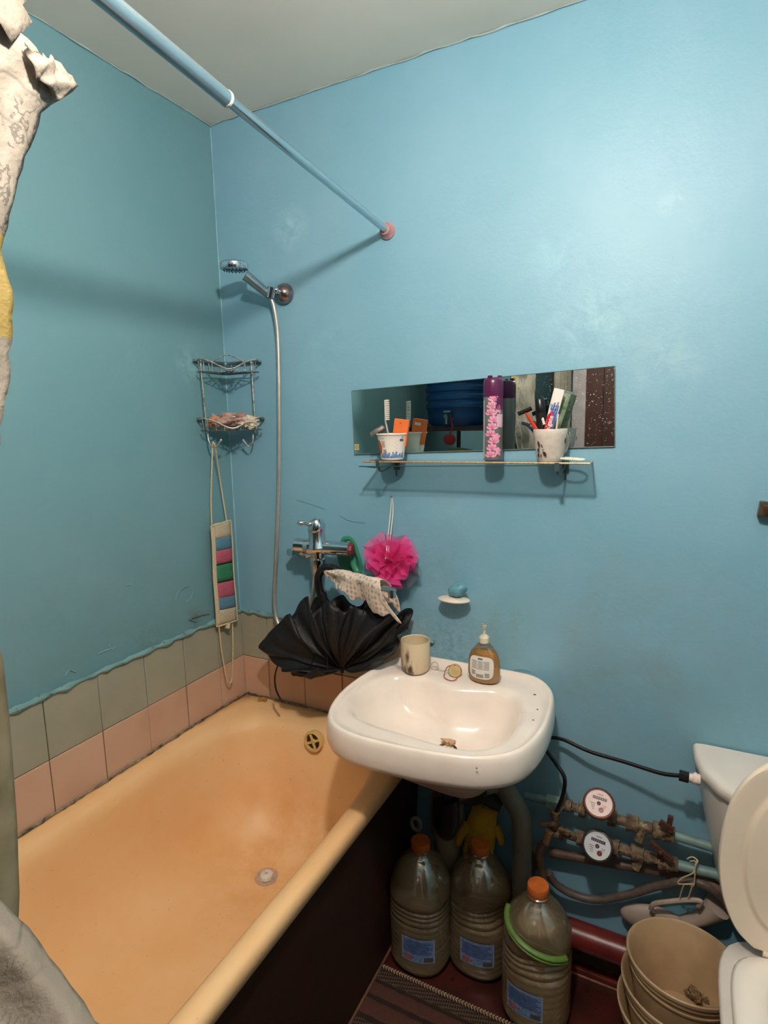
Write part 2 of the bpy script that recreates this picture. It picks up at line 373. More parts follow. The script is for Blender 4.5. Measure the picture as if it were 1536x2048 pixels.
# overflow rosette
ov=Vector((0.378,-0.122,0.566)); Mo=frame((0,-1,.12))
g=G(); g.lathe([(.031,-.012),(.034,.004),(.032,.009),(.026,.010),(.024,.006),(.024,-.002)],ov,32,Mo)
of=part('overflow_ring',g,mat('yellowed_plastic',(226,190,120),.4),t)
g=G(); g.lathe([(.001,.0035),(.024,.0035)],ov,24,Mo); part('overflow_hole',g,M_black,t)
g=G(); g.box(ov+Mo@Vector((0,0,.007)),(.047,.007,.004),M=Mo@rotm('Z',25)); g.box(ov+Mo@Vector((0,0,.007)),(.007,.047,.004),M=Mo@rotm('Z',25)); g.lathe([(.001,.007),(.008,.006),(.009,.003)],ov,16,Mo); part('overflow_cross',g,MATS['yellowed_plastic'],t,False)
# drain
dr=Vector((.345,-.345,.2465))
g=G(); g.lathe([(.033,0),(.034,.003),(.030,.004),(.024,.001),(.010,-.001),(.001,-.002)],dr,28); dd=part('drain_ring',g,mat('drain_metal',(214,180,160),.4,.1,.2,60),t)
g=G(); g.lathe([(.020,.0015),(.018,.010),(.012,.013),(.001,.013)],dr,24); g.tube([dr+Vector((0,0,.012)),dr+Vector((.004,-.002,.024))],.004,8); part('drain_plug',g,M_white,dd)
# front panel
M_panel=mat('panel_brown',(54,27,17),.5,0,.2,8,.15,40,(40,20,13))
g=G(); g.add([(.663,-.01,0),(.663,TL,0),(.690,TL,.55),(.690,-.01,.55),(.648,-.01,0),(.648,TL,0),(.675,TL,.55),(.675,-.01,.55)],[(0,1,2,3),(7,6,5,4),(0,3,7,4),(1,5,6,2),(3,2,6,7),(0,4,5,1)]); t2=part('side_panel',g,M_panel,t,False,label='dark reddish brown panel covering the outer side of the bathtub')
g=G(); g.tube([(.668,-.02,.006),(.668,TL,.006)],.004,8); part('edge_strip',g,mat('strip_tan',(120,84,64),.5,0,.2,50),t2)
# ---------------------------------------------------------------- curtain rod
def rodp(y): return Vector((.613-.0717*y,y,2.076-.0203*y))
t=thing('curtain_rod',rodp(0),'pale blue painted telescopic shower curtain rod under the ceiling','curtain rod')
g=G(); g.tube([rodp(YB+.01),rodp(-.695)],.0125,20); part('outer_tube',g,M_steel,t)
g=G(); g.tube([rodp(-.70),rodp(-.012)],.0093,20); part('inner_tube',g,mat('rod_chrome',(188,205,212),.16,.95,.05),t)
g=G(); g.tube([rodp(-.6985),rodp(-.6935)],.0131,20); part('end_ring',g,M_white,t)
g=G(); P0=rodp(-.0005); g.lathe([(.001,0),(.022,0),(.0225,.006),(.017,.012),(.0145,.024),(.001,.024)],P0,24,frame((.0717,-1,0))); part('wall_cup',g,mat('pink_plastic',(190,140,140),.4),t)
# ---------------------------------------------------------------- shower set
t=thing('hand_shower',(0.248,-0.035,1.941),'chrome hand shower with a round head clipped to the wall ball holder','shower')
hp=Vector((0.174,-0.13,2.017)); he=Vector((0.235,-0.045,1.941)); hn=(Vector((.0,.0,1))).normalized()
Ms=frame((.05,-.05,1))
g=G(); g.lathe([(.001,-.012),(.034,-.012),(.040,-.010),(.042,-.002),(.041,.006),(.034,.011),(.02,.013),(.001,.014)],hp,36,Ms,sx=1,sy=1); hd=part('shower_head',g,M_chrome,t)
g=G()
for k in range(3):
    for j in range(6+6*k):
        a=2*PI*j/(6+6*k); r_=.010+.010*k; g.lathe([(.002,0),(.0015,-.002),(.0003,-.0026)],hp+Ms@Vector((r_*math.cos(a),r_*math.sin(a),-.013)),6,Ms)
part('nozzles',g,M_black,hd)
v=he-hp; s0=hp+v*.42
g=G(); g.tube([hp+v*.30,hp+v*.40,hp+v*.55,hp+v*.75,he],[.016,.015,.0145,.014,.012],16); part('handle',g,mat('satin_chrome',(150,170,178),.3,.8),t)
t=thing('shower_holder',(0.253,0,1.954),'round metal ball shaped wall holder of the hand shower','shower holder')
c0=Vector((0.262,-0.012,1.951))
g=G(); g.lathe([(.026,-.012),(.030,-.006),(.030,.002),(.026,.012),(.017,.020),(.012,.024),(.001,.025)],c0,32,frame((0,-1,0))); part('ball',g,mat('worn_metal',(170,150,148),.2,.95,.2,60),t)
g=G(); g.tube([c0+Vector((0,-.02,0)),Vector((0.251,-0.045,1.955))],.0075,12); g.sphere((0.261,-0.05,1.953),.010); g.tube([Vector((0.248,-0.05,1.963)),Vector((0.239,-0.05,1.934))],[.015,.0125],16); part('clip',g,M_chrome,t)
t=None
HP=cr([(0.238,-0.046,1.933),(0.244,-0.04,1.9),(0.244,-0.03,1.813),(0.237,-0.03,1.632),(0.222,-0.03,1.397),(0.201,-0.035,1.15),(0.187,-0.04,0.997),(0.203,-0.05,0.908),(0.267,-0.06,0.869),(0.323,-0.06,0.937),(0.36,-0.07,1.026),(0.379,-0.08,1.095)],14)
def resample(P,step):
    L=[0]
    for a,b in zip(P,P[1:]): L.append(L[-1]+(b-a).length)
    n=int(L[-1]/step); out=[]; j=0
    for i in range(n+1):
        s_=L[-1]*i/n
        while j<len(L)-2 and L[j+1]<s_: j+=1
        out.append(P[j].lerp(P[j+1],(s_-L[j])/max(1e-9,L[j+1]-L[j])))
    return out
P=resample(HP,.0016); g=G(); g.tube(P,[.0066+(.0009 if i%2 else -.0004) for i in range(len(P))],8)
part('shower_hose',g,mat('hose_metal',(214,208,200),.38,.75,.1),None,ang=80,label='ribbed metal shower hose hanging down the wall from holder to mixer tap',cat='hose')
# ---------------------------------------------------------------- mixer tap
t=thing('mixer_tap',(0.331,0,1.137),'old chrome wall mixer tap with lever above the bathtub corner','tap')
mc=Vector((0.397,-0.085,1.186))
g=G(); L_=Vector((0.323,-0.1,1.191)); R_=Vector((0.504,-0.075,1.186))
g.tube(cr([L_,L_.lerp(mc,.12),L_.lerp(mc,.5),mc,mc.lerp(R_,.5),R_],5),[.005]+[.019]*2+[.021]*8+[.026]*5+[.021]*10,20); part('body',g,M_chrome,t)
g=G(); tp=Vector((0.394,-0.085,1.235)); g.tube([mc,mc.lerp(tp,.3),mc.lerp(tp,.5),mc.lerp(tp,.8),tp],[.034,.029,.026,.0250,.0250],24); part('cartridge_neck',g,M_chrome,t)
tt=Vector((0.397,-0.085,1.254)); lv=part('lever_cap',G().tube([tp,tp+Vector((0,0,.004)),tt,tt+Vector((-.004,0,.012)),tt+Vector((-.006,0,.016))],[.0255,.0270,.0262,.020,.005],24),M_chrome,t)
g=G(); LT=cr([tt+Vector((0,0,.010)),(0.382,-0.1,1.259),(0.37,-0.118,1.265),(0.358,-0.132,1.264)],6); g.tube(LT,[.020,.019,.018,.0165,.015,.0135,.012,.011,.010,.010,.010,.0105,.011,.0115,.0115,.011,.010,.007,.003][:len(LT)],14,flat=.72); part('lever',g,M_chrome,t)
g=G(); b0=mc+Vector((-.004,0,-.012)); b1=Vector((0.393,-0.085,1.101)); g.tube([b0,b0.lerp(b1,.3),b0.lerp(b1,.35),b0.lerp(b1,.7),b1],[.023,.020,.024,.023,.017],20); g.tube([mc+Vector((-.012,-.008,-.02)),mc+Vector((-.035,-.012,-.028))],[.009,.0075],12); part('diverter',g,M_chrome,t)
for s_,px in ((-1,(606,1108)),(1,(688,1100))):
    pass
for q in ((0.278,0,1.156),(0.445,0,1.166)):
    q=Vector(q); g=G(); g.lathe([(.001,0),(.032,0),(.030,.006),(.020,.014),(.013,.02),(.012,.07),(.001,.07)],q,24,frame((0,-1,0))); part('wall_flange',g,M_chrome,t)
g=G(); g.lathe([(.0185,-.012),(.020,-.010),(.020,.004),(.016,.010),(.001,.011)],R_,8,frame(R_-mc)); part('red_nut',g,mat('red_tape',(120,40,50),.4),t,False)
sa=Vector((0.405,-0.09,1.116)); sb=Vector((0.48,-0.13,1.118)); sd=Vector((0.74,-0.27,1.14))
g=G(); g.tube(cr([sa,sa.lerp(sb,.5),sb,sb.lerp(sd,.5),sd],5),[.0125]*6+[.011]*15,4+8,flat=.7); sp=part('spout',g,M_chrome,t)
g=G(); g.tube([sd+Vector((-.003,0,.002)),sd+Vector((-.002,0,-.018))],[.0105,.010],16); part('aerator',g,M_chrome,sp)
# green plastic strap things hanging on the tap's right end
M_grn=mat('green_plastic',(58,140,110),.35)
g=G(); g.tube(cr([(0.464,-0.05,1.175),(0.472,-0.055,1.208),(0.503,-0.06,1.211),(0.519,-0.06,1.174),(0.525,-0.05,1.126),(0.515,-0.05,1.113),(0.501,-0.05,1.132),(0.496,-0.045,1.169)],8),.0048,8,flat=1.9)
g2=G().sphere((0.457,-0.022,1.14),(.030,.006,.045),20,12); g.add(g2.v,g2.f)
part('soap_scrubber',g,M_grn,None,label='green plastic loop and oval scrubber pad hanging behind the right end of the mixer tap',cat='scrubber')
# cloth on the spout
def clothfn(u,v):
    a=sb.lerp(sd,-.12+.93*u); a=Vector(a)
    w_=lerp(.035,.115,u**1.1)
    ang=(v-.5)*2   # -1 back .. 1 front
    y0=a.y+(-1 if ang>0 else 1)*(.021*min(1,abs(ang)*4)+.010*math.sin(u*14+v*3)*abs(ang))
    dz=-max(0,abs(ang)-.12)*w_*(1.0 if ang>0 else .85)+.019
    rag=.008*math.sin(u*23)+.005*math.sin(u*51)
    return Vector((a.x+.012*math.sin(v*9+u*5)*abs(ang)+ (.055*u*abs(ang)),y0,a.z+dz+rag*abs(ang)))
g=G(); g.grid(clothfn,40,30)
ct=NT('spotted_cloth'); vor=ct.n('ShaderNodeTexVoronoi'); vor.inputs['Scale'].default_value=75; vor.inputs['Randomness'].default_value=.35; ct.l(ct.geo(),vor.inputs['Vector'])
colc=ct.mix(ct.ramp(vor.outputs['Distance'],.22,.50),lin((168,150,138)),lin((222,203,188))); ct.set(Base_Color=colc,Roughness=.9); ct.bump(ct.noise(60,5),.5,.004)
part('cleaning_cloth',g,ct.m,None,solid=.0016,sub=1,label='grey dotted off-white rag draped over the tap spout',cat='cloth')
# umbrella
M_umb=mat('umbrella_fabric',(15,13,16),.6,0,.2,30,.6,70)
t=thing('umbrella',(0.489,-0.13,0.842),'black umbrella half folded hanging from the tap by its curved handle','umbrella')
ap=Vector((0.496,-0.13,0.831))
rim=[(0.464,-0.2,0.851),(0.382,-0.19,0.812),(0.324,-0.17,0.808),(0.297,-0.17,0.824),(0.19,-0.13,0.843),(0.234,-0.12,0.894),(0.32,-0.15,0.978),(0.329,-0.13,0.963),(0.376,-0.14,1.034),(0.431,-0.17,1.009),(0.447,-0.16,1.04),(0.492,-0.17,1.056),(0.556,-0.2,1.041),(0.557,-0.16,1.052),(0.614,-0.19,1.055),(0.672,-0.2,1.031),(0.683,-0.15,1.036),(0.692,-0.12,1.012),(0.677,-0.12,0.965),(0.672,-0.12,0.916),(0.63,-0.14,0.872)]
rimc=cr(rim,10)
def umb(u,v):
    i=u*(len(rimc)-1); k=int(min(i,len(rimc)-2)); r_=rimc[k].lerp(rimc[k+1],i-k)
    p=ap.lerp(r_,v); f=math.sin(u*2*PI*9.5); y_=-.030*math.sin(PI*min(1,v*1.0))**.8-.012*f*v-.006*math.sin(u*2*PI*23+v*3)*v
    nn_=noise.noise_vector(Vector((u*13,v*2.2,1.7)))*.016*v+noise.noise_vector(Vector((u*37,v*3,5)))*.006*math.sin(PI*v)
    return p+Vector((nn_.x+.004*math.sin(u*60+v*7)*v,y_+nn_.y,.004*f*v+nn_.z))
g=G(); g.grid(umb,190,16); part('canopy',g,M_umb,t,solid=.0012,ang=80)
back=[Vector(p)+Vector((0,.07,0)) for p in rim[4:19]]; backc=cr(back,6)
def umb2(u,v):
    i=u*(len(backc)-1); k=int(min(i,len(backc)-2)); r_=backc[k].lerp(backc[k+1],i-k)
    return ap.lerp(r_,v)+Vector((0,.012*math.sin(u*2*PI*7)*v+.005,-.01*v))
g=G(); g.grid(umb2,84,8); part('canopy_back',g,M_umb,t,solid=.0012,ang=80)
hk=cr([(0.499,-0.125,1.092),(0.5,-0.13,1.12),(0.48,-0.13,1.136),(0.449,-0.13,1.136),(0.427,-0.13,1.113),(0.425,-0.13,1.074),(0.438,-0.13,1.044)],8)
g=G(); g.tube(hk,.0125,14); part('handle',g,mat('handle_black',(20,17,16),.22),t)
g=G(); g.tube([Vector((0.437,-0.13,1.05)),ap+Vector((0,0,-.012))],.006,10); g.tube([Vector((0.433,-0.13,1.058)),Vector((0.447,-0.13,1.014))],.015,12); part('shaft',g,M_black,t)
for k in range(0,len(rim)-1,2):
    g=G(); e_=Vector(rim[k]); mid=ap.lerp(e_,.55)+Vector((0,-.012,0)); g.tube([Vector((0.443,-0.13,1.004)),mid,e_+Vector((0,.004,.004))],.0013,5); part('rib',g,M_black,t)
g=G(); g.tube(cr([(0.273,-0.15,0.812),(0.259,-0.15,0.773),(0.26,-0.15,0.729),(0.276,-0.15,0.697)],6),.004,8,flat=.4); part('tie_strap',g,M_umb,t)
# bath pouf
M_pouf=NT('pink_tulle'); M_pouf.t.nodes.remove(M_pouf.b)
def tulle(name,c,op):
    n=NT(name); n.t.nodes.remove(n.b); df=n.n('ShaderNodeBsdfDiffuse'); df.inputs[0].default_value=lin(c)+(1,); tl=n.n('ShaderNodeBsdfTranslucent'); tl.inputs[0].default_value=lin(c)+(1,)
    m0=n.n('ShaderNodeMixShader'); m0.inputs[0].default_value=.35; n.l(df.outputs[0],m0.inputs[1]); n.l(tl.outputs[0],m0.inputs[2])
    tr=n.n('ShaderNodeBsdfTransparent'); m=n.n('ShaderNodeMixShader'); m.inputs[0].default_value=op; n.l(tr.outputs[0],m.inputs[1]); n.l(m0.outputs[0],m.inputs[2]); n.l(m.outputs[0],n.out.inputs[0]); return n.m
MP=tulle('pink_tulle',(243,84,160),.58); MGy=tulle('grey_tulle',(120,130,140),.4)
pc=Vector((0.637,-0.07,1.161)); t=thing('bath_pouf',pc+Vector((0,0,-.05)),'bright pink mesh bath pouf hanging on a white cord','bath pouf')
random.seed(11)
def ruffle(g,c,nrm,R,amp,k,ph):
    M=frame(nrm)
    def fn(u,v):
        a=2*PI*u; r_=R*(.15+.85*v); z_=amp*v*math.sin(k*a+ph)+.5*amp*v*math.sin((k*2+1)*a+ph*2); q=Vector((r_*math.cos(a)*(1+.12*math.sin(3*a+ph)),r_*math.sin(a),z_))
        return c+M@q
    g.grid(fn,90,6,closeu=True)
g=G()
for i in range(9):
    n_=Vector((random.uniform(-1,1),random.uniform(-1.2,-.1),random.uniform(-1,1))); ruffle(g,pc+Vector((random.uniform(-.012,.012),random.uniform(-.008,.012),random.uniform(-.012,.012))),n_,random.uniform(.062,.080),.019,random.choice([4,5,6]),random.uniform(0,6))
for v_ in range(len(g.v)):
    if g.v[v_][1]>-.003: g.v[v_]=(g.v[v_][0],-.003-.0005*(v_%7),g.v[v_][2])
part('mesh_pouf',g,MP,t,ang=180)
g=G()
for i in range(2): ruffle(g,pc+Vector((.026,.022,-.036)),Vector((.3*i,-1,.2-.5*i)),.050,.010,5,i*2)
for v_ in range(len(g.v)):
    if g.v[v_][1]>-.003: g.v[v_]=(g.v[v_][0],-.003,g.v[v_][2])
part('grey_mesh',g,MGy,t,ang=180,label='grey mesh at the back of the pouf')
g=G(); a_=Vector((0.611,-0.006,1.339)); g.tube(cr([pc+Vector((-.002,-.03,.012)),a_+Vector((-.003,-.004,-.05)),a_,a_+Vector((.004,-.002,-.05)),pc+Vector((.002,-.026,.012))],8),.0016,6); part('cord',g,M_white,t)
g=G(); g.tube([(a_.x,0,a_.z-.002),(a_.x,-.012,a_.z+.001)],.002,8); part('wall_nail',g,M_chromeold,None,label='small nail in the wall under the glass shelf holding the pouf cord',cat='nail')
# soap dish
t=thing('soap_holder',(0.802,0,1.037),'small white oval soap holder fixed to the blue wall above the sink','soap dish')
sdc=Vector((0.815,-0.035,1.058)); g=G(); g.sphere(sdc,(.047,.030,.0085),28,12); g.tube([sdc+Vector((0,.01,-.002)),(sdc.x,-.001,sdc.z-.004)],.009,12); part('dish',g,mat('dish_white',(228,215,200),.4),t)
def lump(c,r,amp,sc_,seed,seg=24,rg=14):
    g=G(); g.sphere(c,r,seg,rg); off=Vector((seed*3.1,seed*1.7,seed)); out=[]
    for p in g.v:
        d=Vector(p)-Vector(c); k=1+amp*noise.noise(Vector(p)*sc_+off)*2; out.append(Vector(c)+d*k)
    g.v=out; return g
part('soap_bar',lump(Vector((0.824,-0.035,1.086)),(.026,.020,.019),.22,55,2),mat('soap_blue',(96,150,165),.5,0,.15,60),None,label='lump of pale blue soap lying on the white wall soap holder',cat='soap')
# ---------------------------------------------------------------- mirror
mm=NT('mirror_glass'); sp_=mm.ramp(mm.noise(260,2,.5),.66,.70); reg=mm.math('ADD',mm.math('MULTIPLY',mm.blob((1.15,0,1.60),.16,.1),.55),.05)
f=mm.math('MULTIPLY',sp_,reg,True); mm.set(Base_Color=mm.mix(f,(.56,.64,.62),lin((200,190,190))),Metallic=mm.math('SUBTRACT',1.0,f),Roughness=mm.math('MULTIPLY',f,.6)); MATS['mirror']=mm.m
t=thing('wall_mirror',(.85,-.003,1.47),'long frameless rectangular mirror on the wall above the glass shelf','mirror')
mq=[(.4885,1.463),(1.2195,1.485),(1.213,1.676),(.4850,1.650)]
g=G(); g.rings([[(x,-.0012,z) for x,z in mq],[(x,-.0050,z) for x,z in mq]],True,False); part('mirror_back',g,mat('mirror_edge',(70,95,90),.3),t,False)
g=G(); g.add([(x,-.0052,z) for x,z in mq],[(0,1,2,3)]); part('mirror_face',g,mm.m,t,False)
g=G(); L4=[Vector((x,-.0052,z)) for x,z in mq]; g.tube([L4[0],L4[1]],.0011,6); g.tube([L4[3],L4[0]],.0011,6); g.tube([L4[1],L4[2]],.0009,6); part('ground_edge',g,mat('mirror_edge_light',(150,165,160),.25,.6),t)
g=G(); g.tube([L4[2],L4[3]],.0008,6); part('top_edge',g,MATS['mirror_edge'],t)
sf=plane_fn((.4975,-.0058,1.484),(1,0,.03),(0,0,1))
st=part('sticker',quad(G(),sf,-.0075,.0075,-.0085,.0085),mat('sticker_gold',(205,190,130),.5),t,False)
g=G(); f2=plane_fn((.4975,-.0061,1.484),(1,0,.03),(0,0,1)); g.grid(lambda u,v: f2((.0035+.0015*v)*math.cos(2*PI*u),(.0035+.0015*v)*math.sin(2*PI*u)),20,1); qq=text('o',.006,plane_fn((.4955,-.0061,1.484),(1,0,.03),(0,0,1))); g.add(qq.v,qq.f); part('mark',g,mat('print_dark',(70,50,40),.6),st,False)
M_print=MATS['print_dark']
# ---------------------------------------------------------------- glass shelf
t=thing('glass_shelf',(.88,-.065,1.44),'narrow glass bathroom shelf with tan edge on wire brackets below the mirror','shelf')
ZS=1.4525
M_shelfg=M_glass
g=G(); g.add([(.583,-.121,ZS-.006),(1.178,-.121,ZS-.004),(1.166,-.010,ZS-.004),(.590,-.010,ZS-.006),(.583,-.121,ZS-.0006),(1.178,-.121,ZS-.0002),(1.166,-.010,ZS-.0002),(.590,-.010,ZS-.0006)],[(0,3,2,1),(4,5,6,7)]); part('glass_plate',g,M_shelfg,t,False)
M_tan=mat('brass_edge',(196,160,118),.35,.3,.25,120)
g=G(); g.tube([(.582,-.122,ZS-.003),(1.179,-.122,ZS-.001)],.0024,8); g.tube([(1.179,-.122,ZS-.001),(1.168,-.006,ZS-.003)],.0022,8); g.tube([(.582,-.122,ZS-.003),(.590,-.006,ZS-.003)],.0020,8); part('edge_band',g,M_tan,t)
M_gw=mat('wire_and_reflection',(70,90,88),.4,.4)
g=G(); g.tube([(.575,-.122,ZS-.016),(.575,-.004,ZS-.03)],.0016,6); g.tube([(.568,-.1215,ZS-.017),(1.10,-.1215,ZS-.0065)],.0012,6); part('underside_reflection',g,M_gw,t)  # thin dark tubes stand in for the reflection under the glass plate
for x in (.628,1.105):
    g=G(); g.tube(cr([(x,-.116,ZS-.0065),(x,-.118,ZS-.020),(x,-.10,ZS-.030),(x+.002,-.05,ZS-.022),(x,-.001,ZS-.008)],6),.0024,8); g.tube([(x,-.006,ZS-.006),(x,-.006,ZS-.052)],.0022,8); g.box((x,-.003,ZS-.02),(.016,.005,.028)); g.box((x,-.1225,ZS-.010),(.010,.004,.020)); part('bracket',g,M_gw,t)
def shell(prof,th):  # profile outward + inner wall back
    return prof+[(max(.0005,r-th),z) for r,z in prof[::-1]]
# yoghurt cup
CU=Vector((.650,-.074,ZS)); t=thing('yoghurt_cup',CU,'white printed plastic yoghurt cup on the left of the glass shelf','cup')
R0,R1,HC=.0310,.0415,.0725
g=G(); prof=[(.001,.0006),(R0-.002,.0006),(R0,.003),(R0+.0003,.005)]+[(R0+(R1-R0)*k,.005+(HC-.010)*k) for k in (.25,.5,.75,1)]+[(R1+.001,HC-.004),(R1+.003,HC-.003),(R1+.003,HC),(R1-.001,HC+.0005),(R1-.002,HC-.006),(R0-.001,.004),(.001,.003)]
g.lathe(prof,CU,40); part('cup_body',g,mat('cup_white',(236,226,214),.35,0,.03),t)
ta=(R1-R0)/(HC-.010); CA=math.radians(-64)
cf=cyl_fn((CU.x,CU.y,CU.z+.005),R0,CA,ta,.0005)
cyl=lambda u,v:cf(u,v)
g=G(); g.grid(lambda a,b: cyl(-.037+.016*b*math.cos(2*PI*a)*.62,.031+.020*b*math.sin(2*PI*a)),24,4); part('orange_print',g,mat('print_orange',(200,88,45),.4),t,False)
random.seed(2); g=G()
for k in range(22):
    u0=-.034+.068*k/22; h_=.010+.006*noise.noise(Vector((u0*90,0,0)))+.004*(k%3); quad(g,cyl,u0,u0+.0034,.001,max(.006,h_))
part('blue_print',g,mat('print_blue',(50,90,150),.4,0,.4,300,0,60,(150,180,210)),t,False)
g=G()
for k in range(6): quad(g,cyl,.006+.004*(k%2),.029,.021+.0052*k,.0222+.0052*k)
for k in range(7): quad(g,cyl,-.024,-.015,.010+.0022*k,.0112+.0022*k)
for k in range(5): quad(g,cyl,-.0255+.0018*k,-.0247+.0018*k,.030,.048)
quad(g,cyl,-.027,-.018,.0535,.0545); quad(g,cyl,.017,.027,.046,.053); quad(g,cyl,.022,.025,.056,.059); part('print',g,mat('print_grey',(95,90,95),.5),t,False,kind='stuff')
# toothbrush in cup
t=thing('toothbrush',CU+Vector((-.012,0,.004)),'clear handled toothbrush with white bristles standing in the yoghurt cup','toothbrush')
a_=CU+Vector((-.004,.012,.006)); b_=Vector((0.631,-0.075,1.559)); c_=Vector((0.632,-0.077,1.616))
g=G(); g.tube([a_,a_.lerp(b_,.5),b_,c_],[.0035,.003,.0024,.003],8); part('handle',g,mat('brush_handle',(190,180,170),.3),t)
g=G(); M3=frame(c_-b_)
for i in range(11):
    p=b_.lerp(c_,.08+.09*i)+Vector((.0045,0,0)); g.box(p+Vector((.002,0,0)),(.010,.0065,.0036))
part('bristles',g,M_white,t,False,kind='stuff')
# orange carton
t=thing('orange_box',CU+Vector((.008,.006,.02)),'small orange cardboard box standing in the yoghurt cup','box')
fo=Vector((0.67,-0.078,1.531)); Mb=rotm('Y',9)@rotm('Z',14)
g=G(); g.box(fo+Vector((.004,.010,-.004)),(.040,.020,.072),M=Mb); bx=part('carton',g,mat('carton_orange',(228,110,48),.45,0,.06),t,False,bevel=.0006)
g=G(); g.box(fo+Vector((.004,.010,-.004))+Mb@Vector((0,.0104,.022)),(.022,.0004,.008),M=Mb); lb=part('barcode_label',g,M_white,bx,False)
g=G(); g.box(fo+Vector((.004,.010,-.004))+Mb@Vector((-.002,-.0103,.026)),(.006,.0004,.0012),M=Mb); part('mark',g,M_print,bx,False)
g=G(); g.tube(cr([(0.592,-0.09,1.522),(0.611,-0.095,1.532),(0.624,-0.09,1.539),(0.628,-0.085,1.543),(0.62,-0.08,1.535),(0.603,-0.08,1.527),(0.614,-0.078,1.518)],6),.003,8,flat=2.2)
part('squeezed_tube',g,mat('tube_grey',(130,118,112),.4,.2),None,label='flattened grey tube end bent over the left rim of the yoghurt cup',cat='tube')
# aerosol can
CN=Vector((.934,-.068,ZS)); t=thing('air_freshener_can',CN,'tall spray can with pink flowers and purple cap on the glass shelf','spray can')
rc=.0245; g=G(); g.lathe([(.001,.001),(rc-.004,.001),(rc,.003),(rc,.160),(rc-.001,.163),(.001,.163)],CN,36); cb=part('can_body',g,mat('can_grey',(112,112,112),.3,.3,.05),t)
g=G(); g.lathe([(rc,.160),(rc+.0006,.162),(rc+.0006,.195),(rc-.001,.202),(rc-.004,.206),(rc-.008,.207)],CN,36)
nf=[q for q in g.f]; g.lathe([(.014,.207),(.013,.192),(.001,.190)],CN,24); g.lathe([(rc-.008,.207),(.014,.207)],CN,36)
for sx_ in (-.7,1.2): a=CA+sx_; g.box(CN+Vector((.016*math.cos(a),.016*math.sin(a),.209)),(.010,.008,.007),rz=a)
cp=part('cap',g,mat('cap_purple',(88,28,72),.28),t)
g=G(); g.lathe([(.001,.204),(.008,.203),(.009,.190)],CN,20); g.box(CN+Vector((.009*math.cos(CA),.009*math.sin(CA),.196)),(.010,.010,.014),rz=CA); part('nozzle',g,mat('cap_purple_dark',(70,22,58),.3),cp)
kf=cyl_fn((CN.x,CN.y,CN.z),rc,math.radians(-74),0,.0005)
M_pk=mat('petal_pink',(226,150,178),.4,0,.05); M_pkd=mat('petal_dark',(196,90,126),.4)
g=G(); g2=G(); random.seed(8)
def petal(G_,fn,u,v,ang,L,w_):
    P=[(0,0),(.35*L,w_),(.75*L,w_*.8),(L,0),(.75*L,-w_*.8),(.35*L,-w_)]; ca,sa_=math.cos(ang),math.sin(ang)
    G_.add([fn(u+x*ca-y*sa_,v+x*sa_+y*ca) for x,y in P],[(0,1,2,3,4,5)])
kf2=cyl_fn((CN.x,CN.y,CN.z),rc,math.radians(-74),0,.0007)
for k in range(9):
    v=.012+.0175*k; u=-.003+.004*((k*7)%3-1)
    for a in (15,52,90,128,165): petal(g,kf,u+.001,v,math.radians(a),.0165,.0045)
    for a in (35,70,110,145): petal(g2,kf2,u+.001,v,math.radians(a),.011,.0009)
    if k%2: 
        for a in (30,80,140,220,300): petal(g,kf,u+.017,v-.006,math.radians(a),.012,.0036)
part('flower_print',g,M_pk,cb,False,kind='stuff'); part('petal_lines',g2,M_pkd,cb,False,kind='stuff')
g=G(); quad(g,kf2,-.030,-.0235,.006,.152,3,1); part('white_strip',g,mat('print_pale',(196,190,190),.4),cb,False)
g=G(); quad(g,kf2,.010,.030,.085,.117,5,1); part('pale_panel',g,mat('print_rose',(214,180,196),.4),cb,False)
g=G(); quad(g,kf,.006,.032,.128,.160,6,1); part('purple_print',g,MATS['cap_purple'],cb,False)
# mug with brushing things
MU=Vector((1.078,-.070,ZS)); t=thing('shelf_mug',MU,'greyish white ceramic mug with brown leaf pattern holding toothpaste and razors','mug')
g=G(); g.lathe([(.001,.002),(.026,.002),(.028,0),(.030,.004),(.032,.012),(.036,.035),(.039,.058),(.0410,.077),(.0400,.0785),(.0385,.077),(.036,.05),(.030,.012),(.001,.008)],MU,40); mb=part('mug_body',g,mat('mug_glaze',(204,192,180),.25,0,.08,80),t)
g=G(); g.tube(cr([MU+Vector((.022,.030,.064)),MU+Vector((.030,.043,.062)),MU+Vector((.033,.048,.042)),MU+Vector((.028,.040,.022)),MU+Vector((.019,.027,.020))],7),.0045,10); part('mug_handle',g,MATS['mug_glaze'],t)
mfb=cyl_fn(MU,.0345,math.radians(-79),.125,.0012)
g=G()
for (u,v,a,L_,w_) in [(-.026,.052,-80,.018,.003),(-.026,.034,-95,.012,.003),(-.018,.028,20,.007,.001),(-.015,.026,-60,.014,.0035),(-.019,.020,-100,.010,.0015),(-.028,.022,-80,.012,.003),(.033,.058,-85,.016,.0030),(-.02,.044,-60,.010,.0012)]: petal(g,mfb,u,v,math.radians(a),L_,w_)
part('leaf_pattern',g,mat('leaf_brown',(70,45,42),.3),mb,False,kind='stuff')
def razor(label,hl,base,m_h,m_b):
    t=thing('razor',Vector(base),label,'razor'); a_,b_,c_=[Vector(p) for p in hl]
    g=G(); g.tube([a_,a_.lerp(b_,.4),a_.lerp(b_,.75),b_],[.0042,.0048,.004,.0024],8); part('handle',g,m_h,t)
    d=(c_-b_); g=G(); M_=frame(d,(0,-.3,1)); g.box(b_,(.010,.006,d.length*1.0),M=M_); hd=part('razor_head',g,m_b,t,False,bevel=.001)
    g=G(); g.box(b_+Vector((0,-.0034,.001)),(.004,.0012,d.length*.85),M=M_); part('blade',g,M_chromeold,hd,False)
